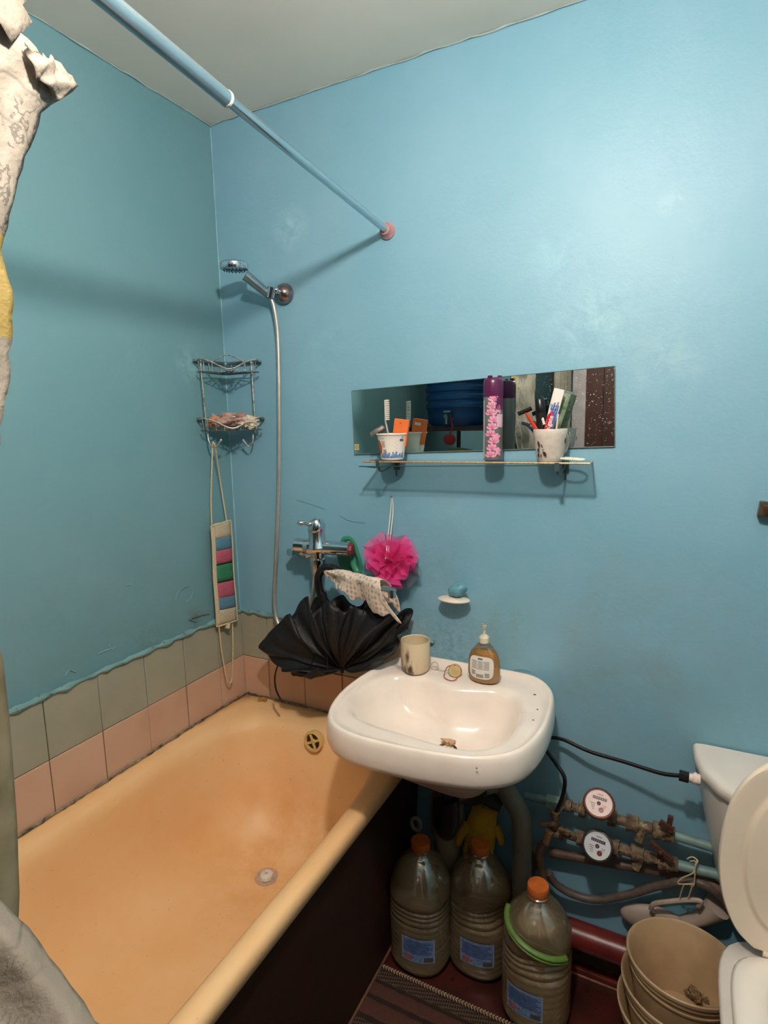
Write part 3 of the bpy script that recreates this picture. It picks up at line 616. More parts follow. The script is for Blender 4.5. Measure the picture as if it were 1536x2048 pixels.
razor('red handled disposable razor with black head leaning left in the shelf mug',[(1.051,-0.07,1.519),(1.018,-0.082,1.575),(1.051,-0.082,1.588)],MU+Vector((0,0,.01)),mat('razor_red',(205,62,34),.3),M_black)
razor('dark blue disposable razor sticking out to the left behind the red razor',[(1.049,-0.05,1.513),(1.015,-0.058,1.544),(0.995,-0.058,1.551)],MU+Vector((0,.01,.01)),mat('razor_navy',(42,52,84),.3),MATS['razor_navy'])
def flattube(name,a,b,w_,th,label,cat,m,n=8,nrm=(0,-1,0),cap=None,xdir=None):
    "squeezed tube: round near a, flat crimp at b"
    a,b=Vector(a),Vector(b); t=thing(name,a,label,cat); M_=frame(b-a,xdir or (1,0,0)); L_=(b-a).length; R=[]
    for i in range(n+1):
        k=i/n; rx=lerp(w_*.36,w_*.5,min(1,k*1.6)); ry=lerp(th,.0008,k**.8)
        R.append([a+M_@Vector((rx*math.cos(2*PI*j/20),ry*math.sin(2*PI*j/20),L_*k)) for j in range(20)])
    g=G(); g.rings(R,True,True); bd=part('tube_body',g,m,t)
    def fn(u,v):  # u across, v along 0..L
        k=v/L_; rx=lerp(w_*.36,w_*.5,min(1,k*1.6)); ry=lerp(th,.0008,k**.8); uu=max(-.98,min(.98,u/rx))
        s_=math.sqrt(1-uu*uu); sgn=-1 if (M_@Vector((0,1,0))).y>0 else 1
        return a+M_@Vector((uu*rx,sgn*(ry*s_+.0006),v))
    return t,bd,fn,L_
# toothpaste (red/blue printed)
A_=Vector((1.068,-0.068,1.511)); B_=Vector((1.098,-0.076,1.625))
t,bd,fn,L_=flattube('toothpaste_tube',A_,B_,.026,.009,'white red and blue toothpaste tube standing crimp end up in the shelf mug','toothpaste',mat('paste_white',(228,222,216),.3,0,.02),xdir=(1,-.15,-.25))
sg=-1 if (fn(.01,.05)-fn(0,.05)).x<0 else 1
F=lambda u,v:fn(u*sg,v)
g=G(); g.grid(lambda a,b: F(lerp(-.0112,.010,b)*(1-abs(a*2-1)**3)*1.0+ .0*a,.004+.062*a),14,5); part('red_field',g,mat('paste_red',(198,26,40),.3,0,.03),bd,False)
g=G(); g.grid(lambda a,b: F(lerp(lerp(.002,-.011,a**.7),.011,b),.050+.030*a) ,8,4); quad(g,F,.006,.0112,.02,.055,2,6); part('blue_field',g,mat('paste_blue',(70,120,190),.3,0,.2,200),bd,False)
def tfn(o_,lift=.0005): return lambda u,v: F(-v*1.0+o_,u)+Vector((0,-lift,0))
tt_=text('Colgate',.0155,lambda u,v:F(-v*1.0+.0005,.005+u)+Vector((0,-.0007,0)),bold=.0002); part('lettering',tt_,mat('paste_letter',(245,240,235),.3),bd,False)
for s_,o_ in (('Triple',-.0005),('Action',.0065)):
    q_=text(s_,.0085,lambda u,v,o_=o_:F(-v+o_,.066+u*.95)+Vector((0,-.0008,0)),bold=.0001); 
    part('lettering',q_,mat('paste_navy',(40,60,120),.3),bd,False)
g=G(); g.grid(lambda a,b: F(lerp(-.008,.012,b),lerp(.064,.094,a)),4,4); part('white_field',g,MATS['paste_white'],bd,False)
t,bd,fn,L_=flattube('herbal_toothpaste',(1.083,-0.048,1.513),(1.111,-0.05,1.615),.020,.008,'grey green paste tube leaning right behind the red and white toothpaste','toothpaste',mat('paste_green',(130,146,120),.35,0,.2,90,0,60,(96,110,92)),xdir=(1,0,-.3))
g=G(); sg2=-1 if (fn(.01,.05)-fn(0,.05)).x<0 else 1; F2=lambda u,v:fn(u*sg2,v)
for a in (60,100,20): petal(g,F2,.0,.068,math.radians(a),.009,.003)
part('leaf_print',g,mat('leaf_green',(70,110,50),.4),bd,False)
t=thing('black_tube',MU+Vector((.005,.012,.02)),'black capped cosmetic tube standing in the middle of the shelf mug','tube')
a_=Vector((1.057,-0.055,1.504)); b_=Vector((1.051,-0.055,1.57)); c_=Vector((1.047,-0.055,1.605))
g=G(); g.tube([a_,b_],[.013,.0125],18); bb=part('tube_body',g,mat('tube_black',(26,20,22),.3),t)
g=G(); g.tube([b_,b_.lerp(c_,.1),c_.lerp(b_,.1),c_],[.0115,.0125,.0115,.009],18); part('cap',g,M_black,t)
g=G(); ff=lambda u,v: (a_.lerp(b_,v))+Vector((u,-.0132,0)); 
for (u,v) in [(.006,.78),(.008,.62),(.007,.70)]: g.add([ff(u-.003,v-.06),ff(u+.004,v-.03),ff(u+.002,v+.05),ff(u-.002,v+.03)],[(0,1,2,3)])
part('white_mark',g,M_white,bb,False)
g=G(); g.tube(cr([(1.094,-0.085,1.51),(1.096,-0.088,1.54),(1.099,-0.088,1.566)],4),.002,8,flat=1.0); tb=part('thin_stick',g,M_white,None,label='thin white stick between the two toothpaste tubes in the shelf mug',cat='stick')
# beads
g=G(); 
for k in range(40):
    a=2*PI*k/40; g.sphere((1.128+.030*math.cos(a),-.068+.020*math.sin(a),ZS+.0035+.0045*(math.sin(a*.5)**2)),.0030,8,6)
part('bead_bracelet',g,mat('bead_white',(232,226,212),.25,0,.03),None,ang=180,label='string of small white beads lying on the right end of the glass shelf',cat='bracelet')
# ---------------------------------------------------------------- corner caddy
t=thing('corner_caddy',(.08,-.08,1.48),'two tier chrome wire corner basket hanging in the corner beside the shower hose','caddy')
M_w=mat('caddy_wire',(196,204,204),.35,.7,.3,90,0,60,(130,120,110)); M_wd=mat('caddy_wire_dark',(110,116,116),.35,.7,.2)
def tier(z,nm,dx=0):
    Lp=Vector((.010,-.152,z)); Rp=Vector((.158,-.010,z-.002)); d=Vector((.62,-.62,0)).normalized()
    A1=Vector((.046,-.165,z)); B1=Vector((.170,-.046,z))
    g=G(); g.tube(cr([Lp,A1.lerp(Lp,.4),A1+Vector((0,0,.002)),A1.lerp(B1,.18)+d*.008+Vector((0,0,-.006)),A1.lerp(B1,.5)+d*.022+Vector((0,0,-.030)),A1.lerp(B1,.82)+d*.008+Vector((0,0,-.006)),B1+Vector((0,0,.002)),Rp.lerp(B1,.6),Rp],8),.0023,8)
    rim_=part(nm,g,M_w,t)
    g=G(); g.tube(cr([A1.lerp(B1,.22)+Vector((-.014,.014,-.004)),A1.lerp(B1,.5)+Vector((-.012,.012,.016)),A1.lerp(B1,.78)+Vector((-.014,.014,-.004))],10),.0019,8); part('arch_wire',g,M_w,t)
    g=G(); g.tube(cr([Lp,(.013,-.08,z),(.020,-.020,z),(.08,-.013,z),Rp],8),.0034,6,flat=1.4); part('back_band',g,M_wd,t)
    zb=z-.036; g=G()
    for k in range(6):
        s_=k/5; a1=Vector((lerp(.034,.012,s_),lerp(-.150,-.050,s_) if False else -.150+.0*s_,zb)); 
        o_=.016+.026*k
        g.tube(cr([(.016+.0*k,-.150+.0*k+o_*0,zb),(.016,-.150,zb)],2),.001,4) if False else None
        # nested V wires, corner end to the front
        q0=Vector((.020+o_*.85,-.155+o_*.25,zb)); q1=Vector((.018+o_*.30,-.018-o_*.30,zb)); q2=Vector((.163-o_*.25,-.020-o_*.85,zb))
        g.tube([q0,Vector((q1.x,q0.y*.35+q1.y*.65,zb)),q1,Vector((q2.x*.35+q1.x*.65,q1.y,zb)),q2],.0017,6)
    g.tube(cr([(.020,-.150,zb),(.05,-.158,zb),(.11,-.112,zb),(.162,-.05,zb),(.155,-.020,zb)],6),.0019,6); part('basket_floor',g,M_wd,t,kind='stuff')
    g=G()
    for k in range(7):
        s_=(k+.5)/7; pt=A1.lerp(B1,s_); dip=-.030*math.exp(-((s_-.5)/.24)**2); pp=pt+d*.014*math.sin(PI*s_); g.tube([pp+Vector((0,0,dip)),Vector((pp.x,pp.y,zb))],.0012,6)
    for s_ in (.25,.6,.9): g.tube([(.013,-.15*s_,z),(.016,-.148*s_,zb)],.0012,6); g.tube([(.155*s_,-.013,z),(.15*s_,-.016,zb)],.0012,6)
    part('side_wires',g,M_w,t,kind='stuff')
tier(1.757,'upper_rim'); tier(1.578,'lower_rim')
for P_ in ([(.034,-.146,1.76),(.034,-.146,1.72),(.036,-.143,1.58),(.036,-.14,1.53)],[(.140,-.036,1.755),(.140,-.036,1.72),(.142,-.036,1.58),(.142,-.036,1.53)]):
    g=G(); g.tube(cr(P_,4),.0030,10); part('upright',g,M_w,t)
for s_,P_ in ((1,[(0.038,-0.14,1.532),(0.042,-0.142,1.51),(0.053,-0.142,1.493),(0.068,-0.14,1.493),(0.086,-0.135,1.512)]),(-1,[(0.131,-0.036,1.528),(0.131,-0.038,1.505),(0.119,-0.04,1.488),(0.111,-0.045,1.493),(0.102,-0.05,1.509)])):
    g=G(); P_=cr(P_,6); g.tube(P_,.0026,10); g.sphere(P_[-1],.0042,10,8); part('hook',g,M_w,t)
# wrapper rubbish in the lower basket
def crumple(name,c,r,m,label,cat,seed,amp=.35,sc_=30,rot=0):
    g=G(); g.sphere((0,0,0),1,30,18); out=[]; M_=rotm('Z',rot); off=Vector((seed,seed*2,seed*.7))
    for p in g.v:
        p=Vector(p); k=1+amp*(noise.noise(p*sc_*.06+off)*1.4+.8*abs(noise.noise(p*sc_*.15+off))); q=M_@Vector((p.x*r[0]*k,p.y*r[1]*k,p.z*r[2]*k)); out.append(Vector(c)+q)
    g.v=out; return part(name,g,m,None,ang=25,label=label,cat=cat)
crumple('plastic_wrapper',(.098,-.088,1.570),(.058,.026,.022),mat('wrapper_pinkgrey',(176,140,128),.25,0,.2,28,.4,80,(110,84,78),40,(216,190,170)),'crumpled pinkish grey plastic wrapper in the lower basket of the corner caddy','wrapper',3,.4,40,45)
crumple('soap_wrapper',(.055,-.122,1.568),(.020,.018,.016),mat('wrapper_orange',(205,112,70),.3,0,.2,60,.3,80,(190,150,90)),'small orange wrapper at the left end of the lower caddy basket','wrapper',5,.3,50,40)
crumple('pale_wrapper',(.140,-.062,1.566),(.024,.018,.018),mat('wrapper_cream',(214,196,172),.3,0,.15,60,.3,80),'cream plastic wrapper at the right end of the lower caddy basket','wrapper',9,.4,50,40)
g=G(); a_=Vector((0.049,-0.13,1.567)); g.add([a_,a_+Vector((.004,-.002,.030)),a_+Vector((.020,.01,.016)),a_+Vector((.032,.016,.002)),a_+Vector((.012,.004,-.004))],[(0,1,2,4),(2,3,4)]); part('torn_film',g,mat('film_pink',(170,140,136),.3),None,solid=.0006,label='pointed corner of torn clear film sticking up from the lower caddy basket',cat='wrapper')
# ---------------------------------------------------------------- back scrubber
t=thing('back_scrubber',(0.028,-0.118,0.896),'knitted back scrubber strap with blue pink and green bands hanging from the caddy hook','back scrubber')
TLc,TRc,BRc,BLc=[Vector(p) for p in ((0.026,-0.144,1.238),(0.026,-0.055,1.243),(0.026,-0.054,0.893),(0.026,-0.15,0.902))]
def pad(u,v,lift=0):
    p=TLc.lerp(TRc,u).lerp(BLc.lerp(BRc,u),v); return p+Vector((lift+.003*math.sin(PI*u)+.0015*math.sin(v*9),0,-.004*math.sin(PI*u)*0))
g=G(); g.grid(lambda u,v:pad(u,v),8,30); part('pad_backing',g,mat('knit_cream',(214,198,166),.9,0,.1,300,.6,500),t,solid=.006)
bands=[('cream_band',0.0,.15,(216,200,170)),('blue_band',.15,.27,(96,146,172)),('pink_band',.27,.40,(205,100,124)),('black_band',.40,.415,(20,20,22)),('green_band',.415,.575,(52,140,100)),('black_band',.575,.59,(20,20,22)),('pink_band',.59,.74,(205,100,124)),('blue_band',.74,.86,(96,146,172)),('cream_band',.86,1.0,(216,200,170))]
def knit(name,c):
    if name in MATS: return MATS[name]
    n=NT(name); wv=n.n('ShaderNodeTexWave'); wv.bands_direction='Z'; wv.inputs['Scale'].default_value=75; wv.inputs['Distortion'].default_value=2.0; wv.inputs['Detail Scale'].default_value=3; n.l(n.geo(),wv.inputs['Vector'])
    cc=lin(c); n.set(Base_Color=n.mix(wv.outputs['Fac'],tuple(v*.55 for v in cc),tuple(min(1,v*1.2) for v in cc)),Roughness=.9); n.bump(wv.outputs['Fac'],.6,.003); MATS[name]=n.m; return n.m
for nm,a,b,c in bands:
    g=G(); g.grid(lambda u,v:pad(.14+.82*u,a+(b-a)*v,.0046)+Vector((0,0,.006*(1-u))),6,max(2,int((b-a)*30))); part(nm,g,knit('knit_%d%d'%(c[0],c[1]),c),t,solid=.002)
g=G(); ed=[pad(0,k/20,.004) for k in range(21)]+[pad(k/6,1,.004) for k in range(1,7)]+[pad(1,1-k/20,.004) for k in range(1,21)]+[pad(1-k/6,0,.004) for k in range(1,6)]; g.tube(ed,.0032,8,closed=True); part('piping',g,MATS['knit_cream'],t)
hk=Vector((0.06,-0.142,1.493)); g=G(); g.tube(cr([(0.028,-0.14,1.231),(0.03,-0.138,1.322),hk+Vector((-.004,0,.001)),hk+Vector((0,0,.004)),hk+Vector((.004,.002,0)),(0.03,-0.091,1.382),(0.028,-0.071,1.243)],10),.0026,8); part('top_cord',g,M_string,t)
g=G(); g.tube(cr([(0.03,-0.141,0.901),(0.03,-0.137,0.816),(0.035,-0.128,0.715),(0.035,-0.115,0.69),(0.035,-0.101,0.704),(0.03,-0.083,0.795),(0.028,-0.074,0.896)],8),.0026,8); part('bottom_cord',g,M_string,t)
part('cord_knot',lump(Vector((0.032,-0.103,0.889)),(.009,.009,.011),.3,90,4,14,10),MATS['knit_cream'],t)
# ---------------------------------------------------------------- shower curtain
def curtmat(name):
    n=NT(name); P=n.geo(); base=lin((138,129,117))
    big=n.math('ADD',n.ramp(n.noise(3.2,2,.5,dist=.6),.69,.71),n.ramp(n.blob((0.668,-1.104,1.715),.07,.6),.4,.5),True); col=n.mix(n.math('MULTIPLY',big,.8),base,lin((150,126,48)))
    g1=n.n('ShaderNodeTexWave'); g1.inputs['Scale'].default_value=55; g1.inputs['Distortion'].default_value=6; g1.inputs['Detail'].default_value=3; g1.inputs['Detail Scale'].default_value=2; n.l(P,g1.inputs['Vector'])
    ln=n.math('MULTIPLY',n.ramp(g1.outputs['Fac'],.80,.95),n.ramp(n.noise(6,3,.6),.47,.54)); col=n.mix(n.math('MULTIPLY',ln,.7),col,lin((70,66,62)))
    vo=n.n('ShaderNodeTexVoronoi',feature='DISTANCE_TO_EDGE'); vo.inputs['Scale'].default_value=9; n.l(P,vo.inputs['Vector'])
    ed=n.math('MULTIPLY',n.ramp(vo.outputs['Distance'],.0,.018,(1,1,1,1),(0,0,0,1)),n.ramp(n.noise(5,2),.50,.54)); col=n.mix(n.math('MULTIPLY',ed,.45),col,lin((52,48,40)))
    n.set(Base_Color=col,Roughness=.7); n.bump(n.noise(26,5,.6),.5,.012)
    tl=n.n('ShaderNodeBsdfTranslucent'); n.l(col,tl.inputs[0]); mx=n.n('ShaderNodeMixShader'); mx.inputs[0].default_value=.10; n.l(n.b.outputs[0],mx.inputs[1]); n.l(tl.outputs[0],mx.inputs[2]); n.l(mx.outputs[0],n.out.inputs[0]); return n.m
M_cur=curtmat('curtain_film')
def interp(T,z):
    T=sorted(T); 
    if z<=T[0][0]: return T[0][1]
    for (a,b),(c_,d) in zip(T,T[1:]):
        if z<=c_: return b+(d-b)*(z-a)/(c_-a)
    return T[-1][1]
LOW=((0.74,-1.228,1.087),(0.75,-1.227,1.076),(0.775,-1.22,1.044),(0.815,-1.209,0.992),(0.86,-1.206,0.952))
EDGE=[(p[2],p[1]) for p in ((0.668,-0.984,1.973),(0.668,-1.012,1.944),(0.668,-1.037,1.923),(0.668,-1.048,1.894),(0.668,-1.058,1.875),(0.668,-1.07,1.844),(0.668,-1.083,1.808),(0.668,-1.1,1.766),(0.668,-1.105,1.749),(0.668,-1.101,1.734),(0.668,-1.094,1.708),(0.668,-1.101,1.68),(0.668,-1.105,1.646),(0.668,-1.109,1.612),(0.668,-1.122,1.573),(0.668,-1.133,1.534))]+[(1.35,-1.24),(1.2,-1.24)]+[(p[2],p[1]) for p in LOW]+[(.50,-1.02),(.30,-1.02)]
XOFF=[(2.1,.685),(1.9,.67),(1.6,.665),(1.3,.69)]+[(p[2],p[0]) for p in LOW]+[(.55,.90),(.3,.93)]
TOP=[(p[1],p[2]) for p in ((0.668,-0.984,1.976),(0.668,-1.001,1.986),(0.668,-1.014,1.99),(0.668,-1.032,1.988),(0.668,-1.037,1.991),(0.668,-1.056,1.983),(0.668,-1.071,1.977))]+[(-1.62,2.055),(-1.10,2.045)]
def cur(u,v,y1=-1.62):
    ya=lerp(-.925,y1,u); z=lerp(interp(TOP,ya),.30,v); y=lerp(interp(EDGE,z),y1,u); s_=min(1,u*6)
    x=interp(XOFF,z)+(.020+.02*v)*math.sin(u*22+v*1.4)*min(1,u*6+.15)+.006*math.sin(u*51+v*9)+.010*math.sin(v*7+u*4)*min(1,u*5)
    q=Vector((y*9,z*6,.3)); x+=.016*(.12+.88*s_)*(abs(noise.noise(q))*2-.4)+.006*abs(noise.noise(q*3.1))+.003*noise.noise(q*8)
    return Vector((x,y,z))
t=thing('shower_curtain',(.7,-1.35,.3),'torn cream shower curtain with yellow and grey drawings hanging at the left','curtain')
g=G(); random.seed(4)
NU,NV=80,120
def cur1(u,v):
    p=cur(u,v)
    if v<1e-6: p.z+=random.uniform(-.005,.006)
    if u<1e-6: p.y+=random.uniform(-.0025,.0025)
    return p
g.grid(cur1,NU,NV); part('curtain_sheet',g,M_cur,t,solid=.0008,ang=180)
# folded over torn flap at the leading top corner
g=G(); a_=Vector((0.69,-1,1.962)); b_=Vector((0.7,-1.037,1.972)); c_=Vector((0.697,-1.065,1.971)); d_=Vector((0.69,-1.024,1.936)); e_=Vector((0.7,-1.054,1.943))
def flap(u,v):
    top=c_.lerp(b_,min(1,u*2)) if u<.5 else b_.lerp(a_,(u-.5)*2); bot=c_.lerp(e_,min(1,u*2))+Vector((0,0,-.004)) if u<.5 else (e_.lerp(d_,(u-.5)*2)); p=top.lerp(bot,v)
    if v<1e-6: p+=Vector((0,random.uniform(-.003,.003),random.uniform(-.003,.004)))
    return p+Vector((.004*math.sin(v*3)+.0025*math.sin(u*15+v*4),0,0))
g.grid(flap,24,8); g2=g; part('torn_flap',g2,M_cur,t,solid=.0008,ang=180)
# upper torn remnant still fixed to the rod
g=G()
def rem(u,v):
    y=lerp(-1.055,-1.62,u); z=rodp(y).z-.016-(.084+.018*math.sin(u*17)+.012*math.sin(u*41))*v; 
    if v>.99: z+=random.uniform(-.008,.008)
    if u<1e-6: y+=random.uniform(-.01,.01)*v+.006*(v-.5)
    return Vector((rodp(y).x+.014*math.sin(u*30)*min(1,u*8),y,z))
g.grid(rem,50,8); part('torn_remnant',g,M_cur,t,solid=.0008,ang=180)
# tears joining remnant and sheet further back
g=G(); g.grid(lambda u,v: Vector((rodp(-1.3).x+.012*math.sin(u*20),lerp(-1.25,-1.60,u),lerp(rodp(-1.3).z-.04,2.0,v))),24,6); part('joining_strip',g,M_cur,t,solid=.0008,ang=180)
for k in range(6):
    y=-1.08-.1*k; c0=rodp(y); g=G(); g.tube([c0+Vector((.019*math.cos(a),0,.019*math.sin(a)-.004)) for a in [2*PI*j/16 for j in range(16)]],.0018,6,closed=True); part('curtain_ring',g,M_white,t)
# inner layer hanging into the tub
t3=thing('inner_curtain',(.6,-1.3,.45),'dull grey stained inner curtain layer hanging into the bathtub at the left edge','curtain')
g=G(); IN=[(1.9,-1.25)]+[(p[2],p[1]) for p in ((0.6,-1.129,1.283),(0.6,-1.128,1.202),(0.6,-1.129,1.133),(0.6,-1.131,1.049),(0.6,-1.135,0.977),(0.6,-1.137,0.934),(0.6,-1.143,0.909))]+[(.7,-1.13),(.45,-1.15)]
def inn(u,v):
    z=lerp(1.75,.50,v); y=lerp(interp(IN,z),-1.44,u); return Vector((.60+.014*math.sin(u*20+v)*min(1,u*6+.2)-.02*v+.05*(1-v),y,z))
g.grid(inn,40,50); nn=mat('film_dull',(150,140,112),.7,0,.15,14,.4,30,(112,102,76)); part('curtain_sheet',g,nn,t3,solid=.0008,ang=180)
# second curtain panel further back (seen in the mirror)
t=thing('rear_curtain',(.7,-2.05,.3),'second cream curtain panel behind the viewer seen only in the mirror','curtain')
g=G(); g.grid(lambda u,v: Vector((.72+.035*math.sin(u*24+v*.5),lerp(-1.84,-2.28,u),lerp(2.07,.3,v))),60,40); part('curtain_sheet',g,M_cur,t,solid=.0008,ang=180)
# ---------------------------------------------------------------- water tank behind (mirror)
TK=Vector((.26,-1.62,0)); t=thing('water_tank',TK+Vector((0,0,1.50)),'ribbed dark blue plastic water tank with a tap behind the tub seen in the mirror','water tank')
g=G(); pr=[(.001,1.53),(.165,1.53),(.185,1.55),(.188,1.58)]
for k in range(9):
    z=1.62+.045*k; pr+=[(.192,z),(.200,z+.008),(.200,z+.026),(.192,z+.034)]
pr+=[(.19,2.05),(.15,2.10),(.08,2.12),(.001,2.12)]
g.lathe(pr,(TK.x,TK.y,0),40); part('tank_body',g,mat('tank_blue',(28,84,140),.35,0,.1,6),t)
g=G(); g.tube([TK+Vector((.0,.19,1.585)),TK+Vector((0,.25,1.58))],.012,12); g.tube([TK+Vector((0,.235,1.58)),TK+Vector((0,.24,1.54))],.009,10); g.tube([TK+Vector((-.02,.225,1.605)),TK+Vector((.02,.225,1.605))],.006,8); part('tap',g,M_chromeold,t)
g=G(); g.tube([TK+Vector((.02,.235,1.59)),TK+Vector((.035,.24,1.53)),TK+Vector((.02,.245,1.48))],.004,6); g.sphere(TK+Vector((.02,.245,1.46)),(.035,.012,.03)); part('red_sponge',g,mat('sponge_red',(170,44,40),.7),None,label='red sponge on a strap hanging from the tank tap seen in the mirror',cat='sponge')
g=G(); g.box((.23,-1.66,1.515),(.44,.40,.025)); br=part('tank_shelf',g,M_door,None,False,label='dark wooden board carrying the blue water tank',cat='shelf')
g=G(); g.lathe([(.001,.0),(.14,.0),(.19,.09),(.20,.095),(.195,.1),(.185,.092),(.135,.008),(.001,.008)],(.30,-1.50,1.20),40,frame((0.1,1,.2))); part('basin',g,mat('basin_green',(120,140,90),.4),None,label='pale green round basin hanging under the water tank seen in the mirror',cat='basin')
g=G(); g.tube([(.25,-1.60,1.30),(.25,-1.60,1.50)],.012,8); g.box((.25,-1.62,1.30),(.05,.30,.03)); part('shelf_support',g,M_door,br,False)
# ---------------------------------------------------------------- washbasin
t=thing('washbasin',(.86,-.25,.62),'white ceramic washbasin mounted on the blue wall beside the bathtub','washbasin')
OUT=cr([(.70,-.003,0),(.86,-.003,0),(1.00,-.003,0),(1.060,-.022,0),(1.103,-.085,0),(1.119,-.19,0),(1.118,-.30,0),(1.090,-.395,0),(1.02,-.452,0),(.913,-.478,0),(.80,-.487,0),(.71,-.480,0),(.648,-.445,0),(.612,-.376,0),(.598,-.283,0),(.606,-.17,0),(.630,-.08,0),(.655,-.025,0)],10,True)
INN=cr([(.665,-.155,0),(.700,-.138,0),(.765,-.130,0),(.844,-.148,0),(.908,-.134,0),(.971,-.116,0),(1.022,-.138,0),(1.052,-.205,0),(1.056,-.30,0),(1.035,-.37,0),(.990,-.412,0),(.92,-.420,0),(.844,-.412,0),(.745,-.402,0),(.675,-.380,0),(.638,-.315,0),(.636,-.225,0)],10,True)
CC=Vector((.858,-.262,0))
def polar(P,n=120):
    out=[]
    for k in range(n):
        a=2*PI*k/n; d=Vector((math.cos(a),math.sin(a),0)); best=None
        for i in range(len(P)):
            p,q=P[i]-CC,P[(i+1)%len(P)]-CC; e_=q-p; den=d.x*e_.y-d.y*e_.x
            if abs(den)<1e-12: continue
            s_=(p.x*e_.y-p.y*e_.x)/den; k_=(p.x*d.y-p.y*d.x)/den
            if s_>0 and -1e-6<=k_<=1+1e-6: best=max(best or 0,s_)
        out.append(d*best)
    return out
PO,PI_=polar(OUT),polar(INN); DR=Vector((.872,-.245,0))
def ring_o(s_,z,ty=None,up=0): 
    R=[]
    for p in PO:
        q=CC+p*s_; q.y=min(q.y,-.002); R.append(Vector((q.x,q.y,z)))
    return R
def ring_i(s_,z,m=0):
    R=[]
    for p in PI_:
        q=(CC.lerp(DR,m))+p*s_; R.append(Vector((q.x,min(q.y,-.002),z)))
    return R
def ring_m(k,z): return [Vector((a.x*(1-k)+b.x*k,min(-.002,a.y*(1-k)+b.y*k),z)) for a,b in zip(ring_i(1,0),ring_o(1,0))]
g=G(); g.rings([ring_i(.30,.655,1),ring_i(.62,.680,.8),ring_i(.88,.735,.3),ring_m(.35,.775),ring_o(.95,.784),ring_o(.99,.790),ring_o(1.008,.803),ring_o(1.012,.825),ring_o(1.006,.846),ring_o(.994,.858),ring_o(.978,.8635),ring_o(.958,.8625),ring_o(.938,.856),ring_m(.55,.8535),ring_m(.25,.8535),ring_m(.07,.852),ring_i(.985,.847),ring_i(.955,.838),ring_i(.90,.815),ring_i(.82,.785,.1),ring_i(.70,.760,.3),ring_i(.52,.745,.6),ring_i(.32,.737,.85),ring_i(.14,.731,1),ring_i(.06,.727,1)],False,False)
sk=part('basin_body',g,M_ceramic,t,ang=180)
g=G(); g.lathe([(.001,-.004),(.018,-.004),(.022,.0015),(.026,.002),(.027,.0)],(DR.x,DR.y,.7305),24); dp=part('drain_ring',g,mat('drain_brown',(140,100,70),.4,.6,.3,60),t)
crumple_m=mat('residue_brown',(190,145,98),.8,0,.3,200,.6,300,(200,170,140))
g=lump(Vector((0.87,-0.227,0.741)),(.016,.009,.007),.5,160,6,18,12); part('residue',g,crumple_m,None,label='small brown lump of residue lying at the basin drain',cat='residue')
g=G(); 
for (x,y,r_) in [(1.060,-.105,.0028),(1.083,-.18,.0018),(1.085,-.235,.0018),(1.02,-.462,.0016)]: g.sphere((x,y,.8545 if y>-.4 else .846),(r_*1.3,r_,.0010),8,5)
part('glaze_chip',g,mat('chip_dark',(70,50,40),.8),t,False,kind='stuff')
# mug on the basin
MG=Vector((.722,-.098,.8535)); t=thing('basin_mug',MG,'stained cream ceramic cup with brown streaks standing on the back of the washbasin','mug')
ms=NT('mug_stained'); n1=ms.n('ShaderNodeTexNoise'); n1.inputs['Scale'].default_value=26; n1.inputs['Detail'].default_value=5; mp=ms.n('ShaderNodeMapping'); mp.inputs['Scale'].default_value=(1,1,.32); ms.l(ms.geo(),mp.inputs[0]); ms.l(mp.outputs[0],n1.inputs['Vector'])
fm=ms.math('MULTIPLY',ms.ramp(n1.outputs['Fac'],.48,.56),ms.blob((.700,-.140,.885),.058,.5)); ms.set(Base_Color=ms.mix(fm,lin((212,192,160)),lin((74,48,38))),Roughness=.3)
g=G(); g.lathe([(.001,.002),(.024,.002),(.028,0),(.036,.006),(.0400,.018),(.0415,.045),(.0415,.092),(.0405,.094),(.0385,.092),(.0385,.03),(.030,.012),(.001,.010)],MG,44); part('mug_body',g,ms.m,t)
# soap dispenser
SD=Vector((.918,-.082,.8535)); t=thing('soap_dispenser',SD,'clear amber liquid soap pump bottle with white label on the washbasin','soap dispenser')
am=NT('amber_soap'); am.set(Base_Color=lin((222,160,78)),Roughness=.12); am.b.inputs['Transmission Weight'].default_value=.25; am.b.inputs['IOR'].default_value=1.2; am.b.inputs['Subsurface Weight'].default_value=0
cl=thin('clear_plastic',(.95,.93,.88),.3,.06,(190,170,140),.05,.5)
prs=[(.001,.001,.001),(.030,.018,.001),(.040,.025,.006),(.0445,.028,.020),(.0450,.0285,.045),(.0425,.027,.066),(.036,.024,.084),(.027,.020,.097),(.018,.016,.107),(.0125,.0125,.112),(.0125,.0125,.122)]
def ov_(pr,c,rz=-.38,n=36,inset=0):
    M_=rotm('Z',math.degrees(rz)); return [[Vector(c)+M_@Vector(((a-inset)*math.cos(2*PI*j/n) if a>inset else .0005*math.cos(2*PI*j/n),(b-inset)*math.sin(2*PI*j/n) if b>inset else .0005*math.sin(2*PI*j/n),z)) for j in range(n)] for a,b,z in pr]
RZ=-.05
g=G(); g.rings(ov_(prs[:7]+[(.0345,.0235,.086)],SD,RZ,inset=.0012),True,True); part('liquid_soap',g,am.m,t)
g=G(); g.rings(ov_(prs,SD,RZ)); bt=part('bottle',g,cl,t)
lm=rotm('Z',math.degrees(RZ))
def lbl(u,v,lift=.0008):
    z=.018+v; k=0
    for (a,b,zz),(a2,b2,z2) in zip(prs,prs[1:]):
        if zz<=z<=z2: k=(z-zz)/(z2-zz); A_=lerp(a,a2,k); B2=lerp(b,b2,k); break
    x=u; y=-B2*math.sqrt(max(.02,1-(x/A_)**2))-lift
    return SD+lm@Vector((x,y,z))
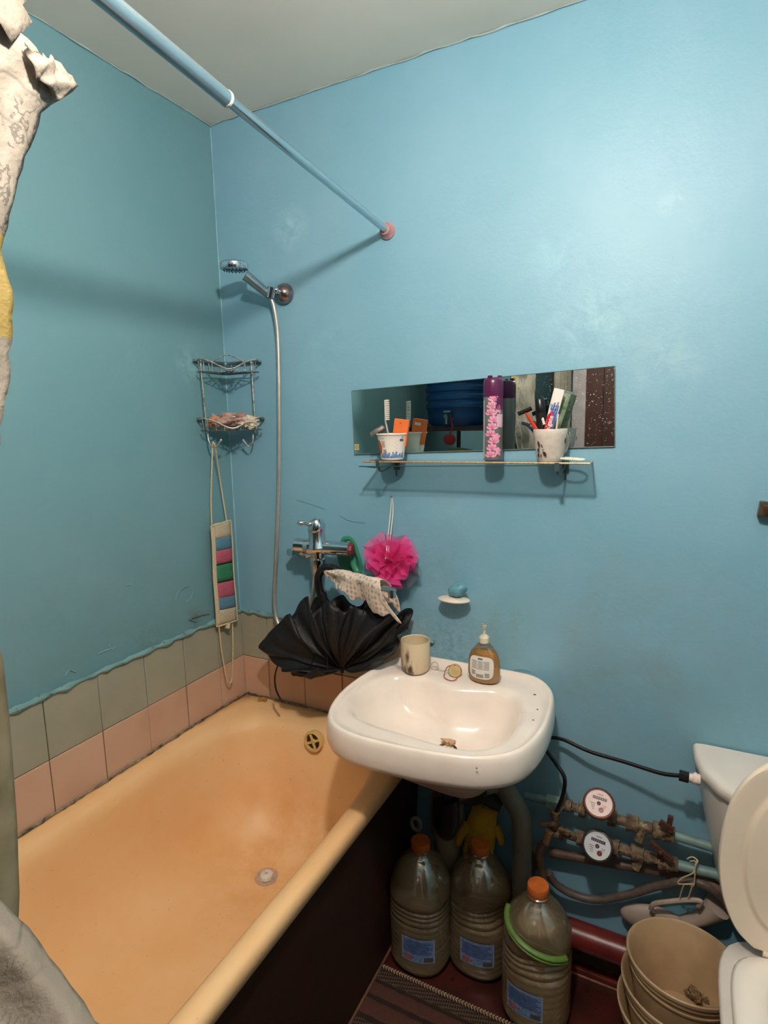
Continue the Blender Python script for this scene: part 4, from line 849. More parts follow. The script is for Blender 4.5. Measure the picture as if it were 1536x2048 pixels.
def rr_(a,b,w_,h_,e=4):
    th=2*PI*a; c_,s_=math.cos(th),math.sin(th); r_=(abs(c_)**e+abs(s_)**e)**(-1/e)*b; return w_*c_*r_,h_*s_*r_
g=G(); g.grid(lambda a,b: lbl(rr_(a,b,.0335,.031)[0],.031+rr_(a,b,.0335,.031)[1]),40,5); lb=part('label',g,mat('label_white',(222,214,204),.5,0,.03),bt,True)
g=G(); 
for k in range(7): 
    for j in range(3): quad(g,lambda u,v:lbl(u,v,.0013),-.026+.017*j+.001*(k%3),-.011+.017*j,.048-.0034*k,.0492-.0034*k)
for k in range(11): quad(g,lambda u,v:lbl(u,v,.0013),-.012+.0019*k,-.0109+.0019*k,.004,.0135)
for k in range(4): quad(g,lambda u,v:lbl(u,v,.0013),.012,.024,.006+.0032*k,.0078+.0032*k); quad(g,lambda u,v:lbl(u,v,.0013),-.026,-.015,.010+.0032*k,.0118+.0032*k)
part('print',g,MATS['print_grey'],lb,False,kind='stuff')
g=G(); quad(g,lambda u,v:lbl(u,v,.0014),-.008,.005,.0535,.0575,3,1); part('green_mark',g,mat('label_green',(60,100,70),.5),lb,False)
g=G(); g.lathe([(.0135,.112),(.014,.114),(.014,.126),(.010,.130),(.007,.133),(.004,.134),(.004,.150),(.001,.150)],SD,24); pm=part('pump_collar',g,mat('pump_plastic',(214,206,180),.35),t)
g=G(); top=SD+Vector((0,0,.150)); g.lathe([(.0045,-.002),(.0075,.0),(.0075,.008),(.005,.010),(.001,.010)],top,16); g.tube(cr([top+Vector((0,0,.005)),top+Vector((-.008,.012,.007)),top+Vector((-.012,.026,.004))],5),.0035,8); part('pump_head',g,thin('pump_clear',(.9,.88,.82),.2,.45,(225,220,200)),pm)
# sink plug with ring and cord
PL=Vector((.836,-.085,.8535)); t=thing('sink_plug',PL,'beige rubber sink plug with cord and ring lying on the back of the washbasin','plug')
g=G(); g.lathe([(.001,-.007),(.017,-.008),(.019,.0),(.0165,.008),(.001,.008)],PL+Vector((0,0,.0165)),24,frame((.25,-.95,.25))); part('plug_body',g,mat('rubber_beige',(196,168,120),.6,0,.1,60),t)
g=G(); g.tube(cr([PL+Vector((.002,-.004,.034)),PL+Vector((-.02,-.004,.026)),PL+Vector((-.026,-.018,.006)),PL+Vector((-.014,-.032,.003)),PL+Vector((.006,-.034,.003)),PL+Vector((.016,-.022,.008))],8),.0012,6); part('red_cord',g,mat('cord_red',(165,60,55),.6),t)
g=G(); g.tube(cr([PL+Vector((0,0,.033)),PL+Vector((-.02,.01,.012)),PL+Vector((-.045,.014,.003)),PL+Vector((-.058,.012,.008))],8),.0010,6); part('white_cord',g,M_string,t)
g=G(); rc_=PL+Vector((-.067,.016,.0125)); g.tube([rc_+Vector((.010*math.cos(a),.002*math.sin(a),.010*math.sin(a))) for a in [2*PI*j/20 for j in range(20)]],.0022,8,closed=True); part('pull_ring',g,mat('ring_cream',(206,192,172),.4),t)
# ---------------------------------------------------------------- under the sink
M_rust=mat('rusty_brass',(126,108,86),.75,.15,.3,60,.9,120,(70,48,36),35,(150,142,122))
M_teal=mat('painted_pipe',(110,138,136),.5,0,.12,30,.3,60)
M_greyp=mat('grey_drain',(118,112,98),.5,0,.15,20,.2,40)
M_brown=mat('brown_pipe',(98,74,62),.5,0,.2,20,.3,60)
t=thing('siphon',(.872,-.245,.45),'black plastic bottle trap under the washbasin','siphon')
g=G(); g.lathe([(.001,.728),(.030,.728),(.030,.69),(.018,.685),(.018,.60),(.034,.598),(.036,.56),(.036,.53),(.030,.50),(.020,.485),(.001,.482)],(.868,-.243,0),24); part('trap_body',g,M_black,t)
g=G(); g.tube(cr([(.868,-.243,.585),(.905,-.20,.585),(.94,-.13,.590)],6),.018,14); part('outlet_elbow',g,M_black,t)
t=thing('drain_pipe',(1.0,-.09,.02),'thick grey plastic drain pipe bending down behind the bottles','pipe')
g=G(); g.tube(cr([(.935,-.135,.590),(.965,-.105,.592),(0.992,-0.09,0.541),(1.022,-0.085,0.487),(1.028,-0.08,0.41),(1.029,-0.08,0.286),(1.03,-.08,.16)],8),.027,18); g.tube([(.93,-.14,.589),(.955,-.115,.591)],.032,18); part('pipe_run',g,M_greyp,t)
g=G(); g.tube([(0.865,-0.085,0.488),(0.916,-0.085,0.516),(0.969,-0.08,0.495)],[.020,.024,.018],12); part('pipe_band',g,mat('band_dark',(52,56,54),.9,0,.2,40,.6,60),None,label='dark grey band across the drain pipe behind the yellow glove',cat='rag')  # tapered dark grey band lying along the pipe
# glove
t=thing('rubber_glove',(0.888,-0.065,0.286),'yellow rubber glove hanging fingers down behind the bottles under the sink','glove')
def ell(c,a,b,n=18,tilt=0): return [Vector(c)+Vector((a*math.cos(2*PI*j/n),b*math.sin(2*PI*j/n),0)) for j in range(n)]
gt,gm,gb=Vector((0.919,-0.065,0.469)),Vector((0.906,-0.065,0.397)),Vector((0.899,-0.065,0.339))
g=G(); g.rings([ell(gt,.038,.010),ell(gt.lerp(gm,.4),.038,.013),ell(gm,.045,.017),ell(gb,.046,.015),ell(gb+Vector((0,0,-.012)),.035,.010)],True,True)
for (dx,L_,r_) in [(-.030,.055,.0105),(-.010,.068,.011),(.012,.064,.011),(.032,.050,.010)]:
    a_=gb+Vector((dx,-.002,.004)); g.tube([a_,a_+Vector((dx*.2,-.004,-L_*.5)),a_+Vector((dx*.25,.002,-L_))],[r_,r_,r_*.7],10)
tb_=Vector((0.869,-0.072,0.398)); g.tube(cr([tb_,(0.85,-0.078,0.364),(0.841,-0.078,0.331)],4),[.014]*3+[.012]*3+[.011]*2+[.008],10); g.tube(cr([Vector((0.946,-0.06,0.415)),(0.96,-0.06,0.385),(0.965,-0.06,0.361)],4),[.012]*5+[.010]*3+[.007],10)
part('glove_skin',g,mat('glove_yellow',(190,148,30),.6,0,.15,30,.4,60),t)
# canister behind the left bottle
t=thing('canister',(.795,-.042,0),'pale plastic canister with a loop handle behind the leftmost water bottle','canister')
g=G(); g.rings(ov_([(.030,.030,.001),(.033,.033,.01),(.033,.033,.25),(.050,.036,.33),(.054,.038,.40),(.044,.036,.47),(.028,.026,.53),(.018,.018,.56),(.016,.016,.60)],(.795,-.042,0),0),True,True); part('canister_body',g,mat('canister_pale',(150,132,108),.5,0,.15,12),t)
g=G(); c_=Vector((0.71,-0.084,0.358)); g.tube([c_+Vector((.015*math.cos(a),.0,.019*math.sin(a))) for a in [2*PI*j/20 for j in range(20)]],.006,8,closed=True); part('loop_handle',g,mat('handle_pale',(160,148,130),.4),t)
# red sewer pipe along the wall
t=thing('sewer_pipe',(1.38,-.040,.10),'thick dark red painted sewer pipe running along the foot of the wall','pipe')
g=G(); g.tube([(1.0,-.040,.140),(XR,-.040,.140)],.036,28); part('pipe_run',g,mat('pipe_red',(112,36,33),.35,0,.12,20,.15,40,(88,27,25)),t)
g=G(); g.tube([(.99,-.044,.140),(1.045,-.044,.140)],.042,28); part('socket_joint',g,MATS['pipe_red'],t)
# meters and water pipes
def meter(name_lbl,c,ax,face,pipeA,pipeB):
    c=Vector(c); t=thing('water_meter',c,name_lbl,'water meter'); M_=frame(ax,(1,0,-.12))
    g=G(); g.lathe([(.001,-.055),(.020,-.055),(.026,-.045),(.028,-.030),(.033,-.026),(.034,-.010),(.0375,-.008),(.0385,0),(.036,.004),(.032,.005)],c,32,M_); part('meter_case',g,mat('meter_'+face,(120,70,58) if face=='red' else (70,66,62),.4,.3,.25,60),t)
    g=G(); g.lathe([(.0325,.0035),(.001,.0035)],c,32,M_); dl=part('dial',g,mat('dial_'+face,(214,184,180) if face=='red' else (206,208,214),.4,0,.04),t,False)
    g=G(); P_=lambda u,v:c+M_@Vector((u,v,.0042)); quad(g,P_,-.017,.017,.008,.015); part('counter_window',g,mat('counter_'+face,(84,40,48) if face=='red' else (44,40,70),.4),dl,False)
    g=G()
    for k in range(6): g.add([c+M_@Vector((-.0135+.005*k+a,.0115+b,.0046)) for a,b in ((-.0012,-.002),(.0012,-.002),(.0012,.002),(-.0012,.002))],[(0,1,2,3)])
    part('counter_wheels',g,mat('wheel_grey',(150,140,146),.5),dl,False,kind='stuff')
    g=G(); 
    for k in range(4): quad(g,P_,-.020+.002*k,-.008,-.004-.0045*k,-.0028-.0045*k); quad(g,P_,.010-.001*k,.020-.003*k,-.004-.0045*k,-.0028-.0045*k)
    quad(g,P_,-.007,.007,.020,.0215); part('print',g,MATS['print_grey'],dl,False,kind='stuff')
    g=G(); cc_=M_@Vector((.0,-.001,.0045)); g.lathe([(.005,0),(.0048,.0004),(.001,.0004)],c+cc_,10 if face=='red' else 20,M_); part('flow_star',g,M_print,dl,False)
    g=G(); g.lathe([(.0062,0),(.001,.0002)],c+M_@Vector((.008,-.015,.0045)),18,M_); part('red_pointer',g,mat('pointer_red',(120,40,52),.4),dl,False)
    return t
c1=Vector((1.224,-0.1,0.593)); c2=Vector((1.225,-0.105,0.479))
meter('upper water meter with pinkish dial and rusty casing on the wall pipes',c1,(.02,-.62,.78),'red',0,0)
meter('lower water meter with white dial and dark casing beside the orange capped bottle',c2,(.0,-.86,.5),'dark',0,0)
def rusty(P_,rr,name,label,cat='pipe'):
    t=thing(name,P_[0],label,cat); return t
t=thing('water_pipe',(1.04,-0.045,0.524),'upper pale blue water pipe with rusty fittings along the wall','pipe')
u0,u1,u2,u3,u4=[Vector(p) for p in ((1.027,-0.05,0.526),(1.147,-0.05,0.53),(1.271,-0.05,0.534),(1.387,-0.05,0.527),(1.506,-0.05,0.522))]
g=G(); g.tube([u0,u0.lerp(u1,.55)],.011,12); g.tube([u0.lerp(u1,.5),u0.lerp(u1,.85)],.019,6); part('painted_run',g,M_teal,t)
g=G(); g.tube([u3,u4],.0115,12); part('painted_run',g,M_teal,t)
def fittings(a,b,seq,mat_,par,nm='fitting'):
    L_=(b-a).length
    for (s0,s1,r_,sd_) in seq:
        g=G(); g.tube([a.lerp(b,s0),a.lerp(b,s0+.03*(s1-s0)),a.lerp(b,s1-.03*(s1-s0)),a.lerp(b,s1)],[r_*.9,r_,r_,r_*.9],sd_*2) if sd_>8 else g.tube(resample([a.lerp(b,s0),a.lerp(b,s1)],.003),r_*1.12,sd_*3); g.v=[tuple(Vector(p)+Vector(noise.noise_vector(Vector(p)*130))*.0034) for p in g.v]; part(nm,g,mat_,par)
fittings(u1,u3,[(-.12,.02,.014,6),(.02,.16,.011,12),(.10,.17,.017,6),(.40,.48,.018,6),(.48,.60,.012,12),(.58,.70,.017,6),(.68,.84,.013,12),(.84,.93,.018,6),(.92,1.04,.016,8)],M_rust,t)
g=G(); pa=u1.lerp(u3,.75); g.tube([pa,pa+Vector((-.01,-.012,-.036))],[.013,.011],8); part('strainer_leg',g,M_rust,t)
g=G(); pa=Vector((1.384,-0.07,0.564)); g.tube([u3,pa],.006,8); g.box(pa,(.012,.010,.052),M=rotm('Y',6)); g.box(pa+Vector((-.006,-.004,-.002)),(.034,.008,.016),M=rotm('Y',25)); part('valve_handle',g,mat('rust_red',(88,54,42),.7,.2,.3,90,.6,140,(64,34,26)),t,False,bevel=.002)
t=thing('lower_water_pipe',(1.11,-0.05,0.446),'lower pale blue water pipe with brass strainer and butterfly valve','pipe')
v1,v2,v3,v4=[Vector(p) for p in ((1.111,-0.055,0.447),(1.275,-0.055,0.459),(1.4,-0.055,0.452),(1.525,-0.055,0.46))]
fittings(v1,v3,[(-.06,.08,.015,6),(.05,.24,.011,12),(.20,.27,.017,6),(.48,.56,.018,6),(.56,.68,.013,12),(.66,.76,.018,6),(.74,.88,.014,12),(.88,.96,.018,6),(.94,1.03,.015,8)],M_rust,t)
g=G(); g.tube([v3,v4],.0125,12); part('painted_run',g,M_teal,t)
g=G(); pa=v1.lerp(v3,.74); g.tube([pa,pa+Vector((-.012,-.014,-.034))],[.014,.011],8); part('strainer_leg',g,M_rust,t)
g=G(); pa=Vector((1.369,-0.082,0.497)); g.tube([v3.lerp(v1,.12),pa],.006,8); g.box(pa,(.062,.010,.014),M=rotm('Y',32)); g.sphere(pa+Vector((0,-.007,0)),.006,10,6); part('valve_handle',g,MATS['rust_red'],t,False,bevel=.002)
# tee group left of the meters
t=thing('valve_tee',(1.104,-0.06,0.481),'small worn brass tee valve left of the two water meters','valve')
a_=Vector((1.114,-0.075,0.521)); b_=Vector((1.111,-0.07,0.468)); g=G(); g.tube([a_,a_.lerp(b_,.35)],.013,8); g.tube([a_.lerp(b_,.3),b_],.009,10); g.tube([b_,u0.lerp(u1,.7)],.008,8); part('tee_body',g,mat('brass_pale',(150,124,100),.5,.5,.25,60,.3,90,(90,66,50)),t)
g=G(); g.box(Vector((1.096,-0.085,0.484)),(.040,.010,.010),M=rotm('Y',-20)); g.box(Vector((1.139,-0.085,0.477)),(.030,.010,.012),M=rotm('Y',5)); part('tee_handle',g,MATS['brass_pale'],t,False,bevel=.002)
g=G(); g.tube([Vector((1.099,-0.075,0.457)),Vector((1.089,-0.075,0.412))],[.011,.009],8); part('pale_nipple',g,mat('nipple_tan',(190,150,104),.5,.3),t)
g=G(); g.tube(cr([(1.089,-0.075,0.418),(1.077,-0.08,0.387),(1.081,-0.085,0.348),(1.091,-0.09,0.31),(1.09,-.085,.25)],8),.011,10); part('brown_hose',g,M_brown,None,label='short brown rubber hose curving down from the brass tee behind the right bottle',cat='hose')
g=G(); g.tube(cr([(1.068,-0.05,0.371),(1.046,-0.045,0.32),(1.016,-0.045,0.237),(1.02,-.045,.22)],6),.022,12); part('curved_pipe',g,mat('pipe_mauve',(92,78,76),.5,0,.15,20),None,label='dull mauve curved pipe behind the brown hose under the sink',cat='pipe')
g=G(); g.tube(cr([(1.095,-0.035,0.363),(1.226,-0.035,0.382),(1.37,-0.035,0.406),(1.459,-0.04,0.425),(1.502,-0.05,0.415),(1.54,-0.05,0.389)],8),.0125,12); part('brown_pipe',g,M_brown,None,label='brown painted pipe running along the wall just below the water meters',cat='pipe')
g=G(); g.tube(cr([(1.099,-0.075,0.332),(1.118,-0.06,0.292),(1.16,-0.045,0.265),(1.218,-0.04,0.267),(1.291,-0.04,0.308),(1.372,-0.045,0.374),(1.426,-0.052,0.412),(1.469,-0.055,0.42),(1.514,-0.05,0.392),(1.548,-0.05,0.337)],10),.0105,12); part('drain_hose',g,mat('hose_greybrown',(96,84,78),.5,0,.2,60,.4,120),None,label='grey brown drain hose sagging along the wall below the brown pipe',cat='hose')
# black cables
g=G(); g.tube(cr([(1.062,-0.035,0.694),(1.088,-0.035,0.705),(1.125,-0.04,0.71),(1.193,-0.055,0.702),(1.278,-0.07,0.704),(1.358,-0.09,0.708),(1.402,-0.1,0.719)],10),.0048,10); part('cistern_hose',g,M_black,None,label='thin black hose running from behind the basin to the toilet cistern',cat='hose')
g=G(); g.tube(cr([(1.065,-0.05,0.7),(1.082,-0.055,0.678),(1.11,-0.06,0.648),(1.134,-0.07,0.62),(1.132,-0.075,0.573),(1.114,-0.075,0.515)],8),.0052,10); part('basin_hose',g,M_black,None,label='short black hose curving from the basin down to the brass tee',cat='hose')
# string and hanging vessel
t=thing('string',(1.447,-0.08,0.39),'beige string loops tied round the lower water pipe beside the toilet','string')
for P_ in ([(1.442,-0.06,0.488),(1.448,-0.072,0.491),(1.445,-0.078,0.477),(1.445,-0.075,0.427),(1.435,-0.07,0.419)],[(1.434,-0.068,0.482),(1.445,-0.073,0.488),(1.442,-0.078,0.462),(1.42,-0.075,0.437),(1.411,-0.072,0.415),(1.442,-0.075,0.428),(1.445,-0.075,0.433)],[(1.443,-0.076,0.429),(1.438,-0.07,0.399),(1.433,-0.062,0.363)],[(1.424,-0.076,0.422),(1.419,-0.07,0.392),(1.416,-0.062,0.359)],[(1.427,-0.066,0.484),(1.438,-0.068,0.495),(1.45,-0.07,0.49),(1.444,-0.075,0.481)]):
    g=G(); g.tube(cr(P_,6),.0016,6); part('strand',g,M_string,t)
t=thing('plastic_vessel',(1.411,-0.05,0.279),'pale plastic hanging vessel with a loop handle tied to the pipe behind the buckets','plastic vessel')
M_pale=mat('vessel_pale',(176,160,150),.5,0,.08,12)
vc=Vector((1.363,-0.028,0.254)); g=G(); g.sphere(vc,(.082,.020,.040),28,14,M=rotm('Y',-6)); part('vessel_body',g,M_pale,t)
n0=Vector((1.468,-0.026,0.302)); n1=Vector((1.502,-0.034,0.357)); g=G(); g.tube([vc+Vector((.04,0,0)),n0,n1],[.016,.019,.030],18,flat=1.0); part('spout_neck',g,M_pale,t)
g=G(); g.tube(cr([(1.354,-0.055,0.306),(1.361,-0.06,0.328),(1.396,-0.06,0.349),(1.44,-0.06,0.371),(1.463,-0.06,0.376),(1.458,-0.055,0.357)],6),.0060,8); g.tube([(1.354,-0.055,0.309),(1.359,-0.05,0.298)],.0055,8); part('loop_handle',g,mat('vessel_handle',(176,160,148),.45),t)
# ---------------------------------------------------------------- five litre bottles
M_pet=thin('pet_clear',(.95,.94,.92),.6,.15,(216,194,156),.08,.7)
wt=NT('lit_water'); wt.set(Base_Color=lin((252,230,186)),Roughness=.04); wt.b.inputs['Transmission Weight'].default_value=.72; wt.b.inputs['IOR'].default_value=1.33; M_water=wt.m  # diffuse share stands in for lamp light focused inside the clear water
M_cap=mat('cap_orange',(214,110,48),.4,0,.1,60); M_lblue=mat('label_blue',(126,152,190),.45,0,.35,90,0,60,(84,112,164))
BR=.0885
def prof_b():
    P_=[(.001,.006),(.045,.004),(.066,.002),(.080,.010),(BR-.002,.024)]
    z=.03
    for k in range(9):
        d_=.0008 if k<7 else .0036
        P_+=[(BR,z),(BR,z+.009),(BR-d_,z+.0125),(BR-d_,z+.0150)]; z+=.0180
    for k in range(2): P_+=[(BR,z),(BR,z+.006),(BR-.0036,z+.009),(BR-.0036,z+.011)]; z+=.0135
    P_+=[(BR,z),(BR,z+.012),(BR-.0005,.246),(BR-.005,.264),(.0760,.284),(.064,.303),(.049,.320),(.035,.333),(.0245,.341),(.0235,.346),(.0235,.352)]
    return P_
PB=prof_b()
def pr_r(z):
    for (a,b),(a2,b2) in zip(PB[5:],PB[6:]):
        if b<=z<=b2: return lerp(a,a2,(z-b)/max(1e-9,b2-b))
    return BR
def bottle(x,y,label,fill,la,seed,dent=0):
    t=thing('water_bottle',(x,y,0),label,'bottle','large orange capped water bottles on the floor'); sx_=1.0
    def sq_fn(lift):
        def fn(u,v):
            a=la+u/BR; q=(abs(math.cos(a))**3+abs(math.sin(a))**3)**(-1/3); r_=BR*lerp(1,q*.96,.5)+lift+.0008; return Vector((x+r_*math.cos(a),y+r_*math.sin(a),v))
        return fn
    def dn(P_,inset=0):
        out=[]
        for k in range(44):
            a=2*PI*k/44; q=(abs(math.cos(a))**3+abs(math.sin(a))**3)**(-1/3); r_,z=P_
            rr_2=max(.0006,(r_-inset))*lerp(1,q*.96,.5 if z<.25 else .15)
            for (da,dz_,wd,dp) in ([(la+.35,.225,.05,.016),(la+.9,.20,.035,.012),(la-.6,.24,.03,.008)] if dent else []):
                d2=((a-da+PI)%(2*PI)-PI)*BR; rr_2-=dp*math.exp(-(d2*d2+(z-dz_)**2)/(wd*wd))
            rr_2+=.0012*noise.noise(Vector((math.cos(a)*3,math.sin(a)*3,z*40+seed)))
            out.append(Vector((x+rr_2*math.cos(a),y+rr_2*math.sin(a),z)))
        return out
    g=G(); g.rings([dn(p) for p in PB],True,False); b_=part('bottle_shell',g,M_pet,t,ang=180)
    W=[p for p in PB if p[1]<fill]; g=G(); g.rings([dn((p[0],max(p[1],.0)+ (.0012 if i==0 else 0)),.0012) for i,p in enumerate(W)]+[dn((pr_r(fill),fill),.0014),dn((.02,fill))],True,True); part('water',g,M_water,t,ang=60)
    g=G(); g.lathe([(.0235,.346),(.0285,.3465),(.029,.349),(.0265,.351),(.0265,.352)],(x,y,0),28); part('neck_ring',g,M_pet,b_)
    g=G(); g.lathe([(.0250,.347),(.0262,.348),(.0262,.352)],(x,y,0),28); R_=[]
    for z,r_ in ((.352,.0262),(.3535,.0270),(.372,.0270),(.3748,.0258)): R_.append([Vector((x+(r_+(.0004 if k%2 else 0)*(1 if z<.373 else 0))*math.cos(2*PI*k/56),y+(r_+(.0004 if k%2 else 0))*math.sin(2*PI*k/56),z)) for k in range(56)])
    g.rings(R_,False,True); part('cap',g,M_cap,t,ang=30)
    fb=sq_fn(.0012); 
    L_=lambda u,v:fb(u,v)
    g=G(); quad(g,L_,-.046,.046,.066,.138,14,3); lb=part('label',g,M_lblue,b_,True)
    L2=sq_fn(.0017); g=G()
    for (a,b,c_,d_) in [(-.0465,-.044,.066,.138),(.044,.0465,.066,.138),(-.0465,.0465,.1365,.1385),(-.0465,.0465,.0655,.067)]: quad(g,L2,a,b,c_,d_,8,1)
    part('label_border',g,mat('label_pale',(150,170,196),.45),lb,kind='stuff')
    g=G(); 
    for k in range(8): quad(g,L2,-.041,.040-.005*(k%3),.093+.0050*k,.0953+.0050*k,10,1)
    part('print',g,mat('print_navy',(48,70,124),.5),lb,kind='stuff')
    g=G(); quad(g,L2,-.040,-.020,.069,.086,3,1); petal(g,L2,-.020,.076,.6,.014,.005); part('pink_picture',g,mat('picture_pink',(176,110,112),.5,0,.3,160),lb)
    g=G(); quad(g,L2,-.016,.014,.069,.088,3,1); part('light_blue_picture',g,mat('picture_blue',(120,160,200),.5,0,.3,160),lb)
    g=G(); quad(g,L2,.017,.042,.069,.085,3,1); part('barcode_field',g,MATS['label_white'] if False else mat('code_field',(120,120,116),.5),lb)
    L3=sq_fn(.0021); g=G()
    for k in range(9): quad(g,L3,.0185+.0026*k,.0198+.0026*k,.071,.083)
    part('barcode',g,M_black,lb,kind='stuff')
    return t
bottle(.757,-.160,'leftmost large clear bottle with orange cap, right beside the bathtub panel',.275,math.radians(-74),1)
bottle(.915,-.098,'middle large clear bottle with orange cap below the yellow glove',.272,math.radians(-79),2,1)
b3=bottle(1.093,-.176,'large clear bottle with orange cap and green carrying strap, rightmost of three',.285,math.radians(-98),3,1)
g=G(); hx,hy=1.093,-.176
def strap(a0,a1,z0,z1,r_):
    return [Vector((hx+(pr_r(lerp(z0,z1,k/16))+r_)*math.cos(lerp(a0,a1,k/16)),hy+(pr_r(lerp(z0,z1,k/16))+r_)*math.sin(lerp(a0,a1,k/16)),lerp(z0,z1,k/16)+.006*math.sin(PI*k/16))) for k in range(17)]
g.tube(strap(math.radians(-175),math.radians(-28),.292,.236,.004),.0065,8,flat=.5); g.tube(strap(math.radians(-172),math.radians(-26),.284,.222,.004),.0035,8,flat=.6)
part('carrying_strap',g,mat('strap_green',(100,132,60),.45,0,.1,60),b3)
# ---------------------------------------------------------------- rug
t=thing('rug',(.98,-.85,.0),'dark brown striped woven rug on the floor beside the bathtub','rug')
RX0,RX1,RY0,RY1=.672,1.29,-.243,-1.45
rg=NT('rug_dark'); ck=rg.n('ShaderNodeTexChecker'); ck.inputs['Scale'].default_value=220; mp=rg.n('ShaderNodeMapping'); mp.inputs['Rotation'].default_value=(0,0,.6); mp.inputs['Scale'].default_value=(1,.6,1); rg.l(rg.geo(),mp.inputs[0]); rg.l(mp.outputs[0],ck.inputs['Vector'])
rg.set(Base_Color=rg.mix(ck.outputs['Fac'],lin((32,19,15)),lin((84,62,48))),Roughness=.95); rg.bump(ck.outputs['Fac'],.5,.002)
def rstrip(y0,y1,h,nm,m): 
    g=G(); g.grid(lambda u,v: Vector((lerp(RX0,RX1,u),lerp(y0,y1,v),h*min(1,(min(v,1-v)*10+.2))+.0006*math.sin(u*80))),60,6); return part(nm,g,m,t,True)
g=G(); g.box(((RX0+RX1)/2,(RY0+RY1)/2,.0022),(RX1-RX0,RY0-RY1,.0036)); part('backing',g,mat('rug_backing',(40,22,17),.95),t,False)
M_rb=mat('rug_brown',(80,46,35),.95,0,.15,90,.6,300,(76,44,34)); y=RY0-.010; k=0
while y>RY1+.06:
    rstrip(y,y-.038,.0062,'dark_band',rg.m); rstrip(y-.041,y-.083,.0062,'brown_band',M_rb); rstrip(y-.087,y-.140,.0060,'brown_band',MATS['rug_brown']); y-=.145; k+=1
g=G()
for k in range(72):
    xx=RX0+.004+k*.0085; g.box((xx,RY0-.0035,.0062),(.0085,.0022,.0040),rz=.75); g.box((xx,RY0-.0085,.0062),(.0085,.0022,.0040),rz=-.75)
part('zigzag_braid',g,mat('braid_beige',(196,164,130),.9,0,.2,200),t,False,kind='stuff')
# ---------------------------------------------------------------- buckets
M_bk=mat('bucket_beige',(186,158,122),.5,0,.10,8,.15,30,(150,122,90),None)
def bucket(x,y,zr,zb,r1,r0,label,tilt=(0,0)):
    t=thing('bucket',(x,y,zb),label,'bucket','stacked beige plastic buckets by the toilet'); M_=rotm('X',tilt[0])@rotm('Y',tilt[1]); h=zr-zb
    pr=[(.001,.002),(r0-.004,.002),(r0,.0),(r0+.001,.004),(lerp(r0,r1,.78),h*.78),(lerp(r0,r1,.78)+.003,h*.785),(lerp(r0,r1,.81)+.003,h*.81),(lerp(r0,r1,.815),h*.815),(r1-.003,h-.022),(r1+.001,h-.020),(r1+.001,h-.010),(r1+.0045,h-.008),(r1+.005,h-.001),(r1+.002,h+.001),(r1-.001,h-.001),(r1-.002,h-.006),(r1-.004,h-.008),(r0-.002,.006),(.001,.006)]
    g=G(); g.lathe(pr,(x,y,zb),64,M_); part('bucket_body',g,M_bk,t,ang=50)
    return t,M_
tb,Mt=bucket(1.430,-.180,.302,.125,.120,.095,'topmost beige bucket of the nested stack, with wet scraps inside',(-4,0))
bucket(1.435,-.200,.250,.045,.130,.096,'middle beige bucket of the nested stack beside the toilet',(-4,-1))
bucket(1.439,-.212,.198,.008,.137,.102,'lowest beige bucket of the nested stack standing on the floor',(-4,-2))
random.seed(21)
g=G(); SC_=(1.462,-0.094,0.14)
for k in range(16):
    a=random.uniform(0,6.3); r_=random.uniform(0,.03); q=lump(Vector((SC_[0]+r_*math.cos(a),SC_[1]+r_*math.sin(a)*.7,.140+random.uniform(0,.010))),(.010,.008,.008),.6,140,k,12,8); g.add(q.v,q.f)
part('wet_scraps',g,mat('scraps',(140,112,76),.8,0,.4,200,.6,300,(70,50,34)),None,kind='stuff',label='wet brownish scraps lying on the bottom of the topmost bucket',cat='scraps')
# ---------------------------------------------------------------- toilet
M_tc=mat('toilet_ceramic',(222,214,206),.2,0,.04,10); M_lid=mat('toilet_plastic',(248,230,208),.35,0,.03,8)
TX=1.665
t=thing('toilet',(TX,-.35,0),'white ceramic toilet with cistern at the right edge of the picture','toilet')
def cist(z,s_,d_,n=24):
    # plan: flat back at wall, bowed front
    P_=[]; hw=.200*s_; cx=1.627
    pts=[(-hw,-.006),(-hw+.004,-.060),(-hw+.018,-.115),(-hw+.048,-.165),(-hw+.095,-.197),(-hw+.16,-.212),(hw-.16,-.212),(hw-.095,-.197),(hw-.048,-.165),(hw-.018,-.115),(hw-.004,-.060),(hw,-.006)]
    return [Vector((cx+a,b*d_,z)) for a,b in pts]
g=G(); g.rings([cist(.42,.62,.80),cist(.46,.70,.86),cist(.55,.80,.92),cist(.64,.90,.96),cist(.724,.965,.98),cist(.726,.93,.95)],True,True); part('cistern',g,M_tc,t,ang=50)
g=G(); g.rings([cist(.726,.985,.99),cist(.729,1.0,1.01),cist(.745,1.005,1.015),cist(.754,.995,1.008),cist(.7585,.97,.985),cist(.7605,.90,.93)],True,True); part('cistern_lid',g,M_tc,t,ang=50)
lidp=[(-.118,.462),(-.150,.492),(-.174,.545),(-.187,.605),(-.190,.67),(-.184,.74),(-.170,.80),(-.145,.85),(-.105,.888),(-.055,.909),(0,.915)]
lidc=cr([(TX+a,0,b) for a,b in lidp]+[(TX-a,0,b) for a,b in lidp[:-1][::-1]],5)
def lidr(s_,dy): 
    cz=.66; return [Vector((TX+(p.x-TX)*s_,-.246-(p.z-.46)*.02+dy,cz+(p.z-cz)*s_)) for p in lidc]
g=G(); g.rings([lidr(.90,.010),lidr(.985,.009),lidr(1,.004),lidr(1,-.004),lidr(.985,-.009),lidr(.955,-.0095),lidr(.80,-.0035),lidr(.765,-.0035),lidr(.745,-.0075),lidr(.72,-.008),lidr(.3,-.008)],True,True); part('seat_lid',g,M_lid,t,ang=50)
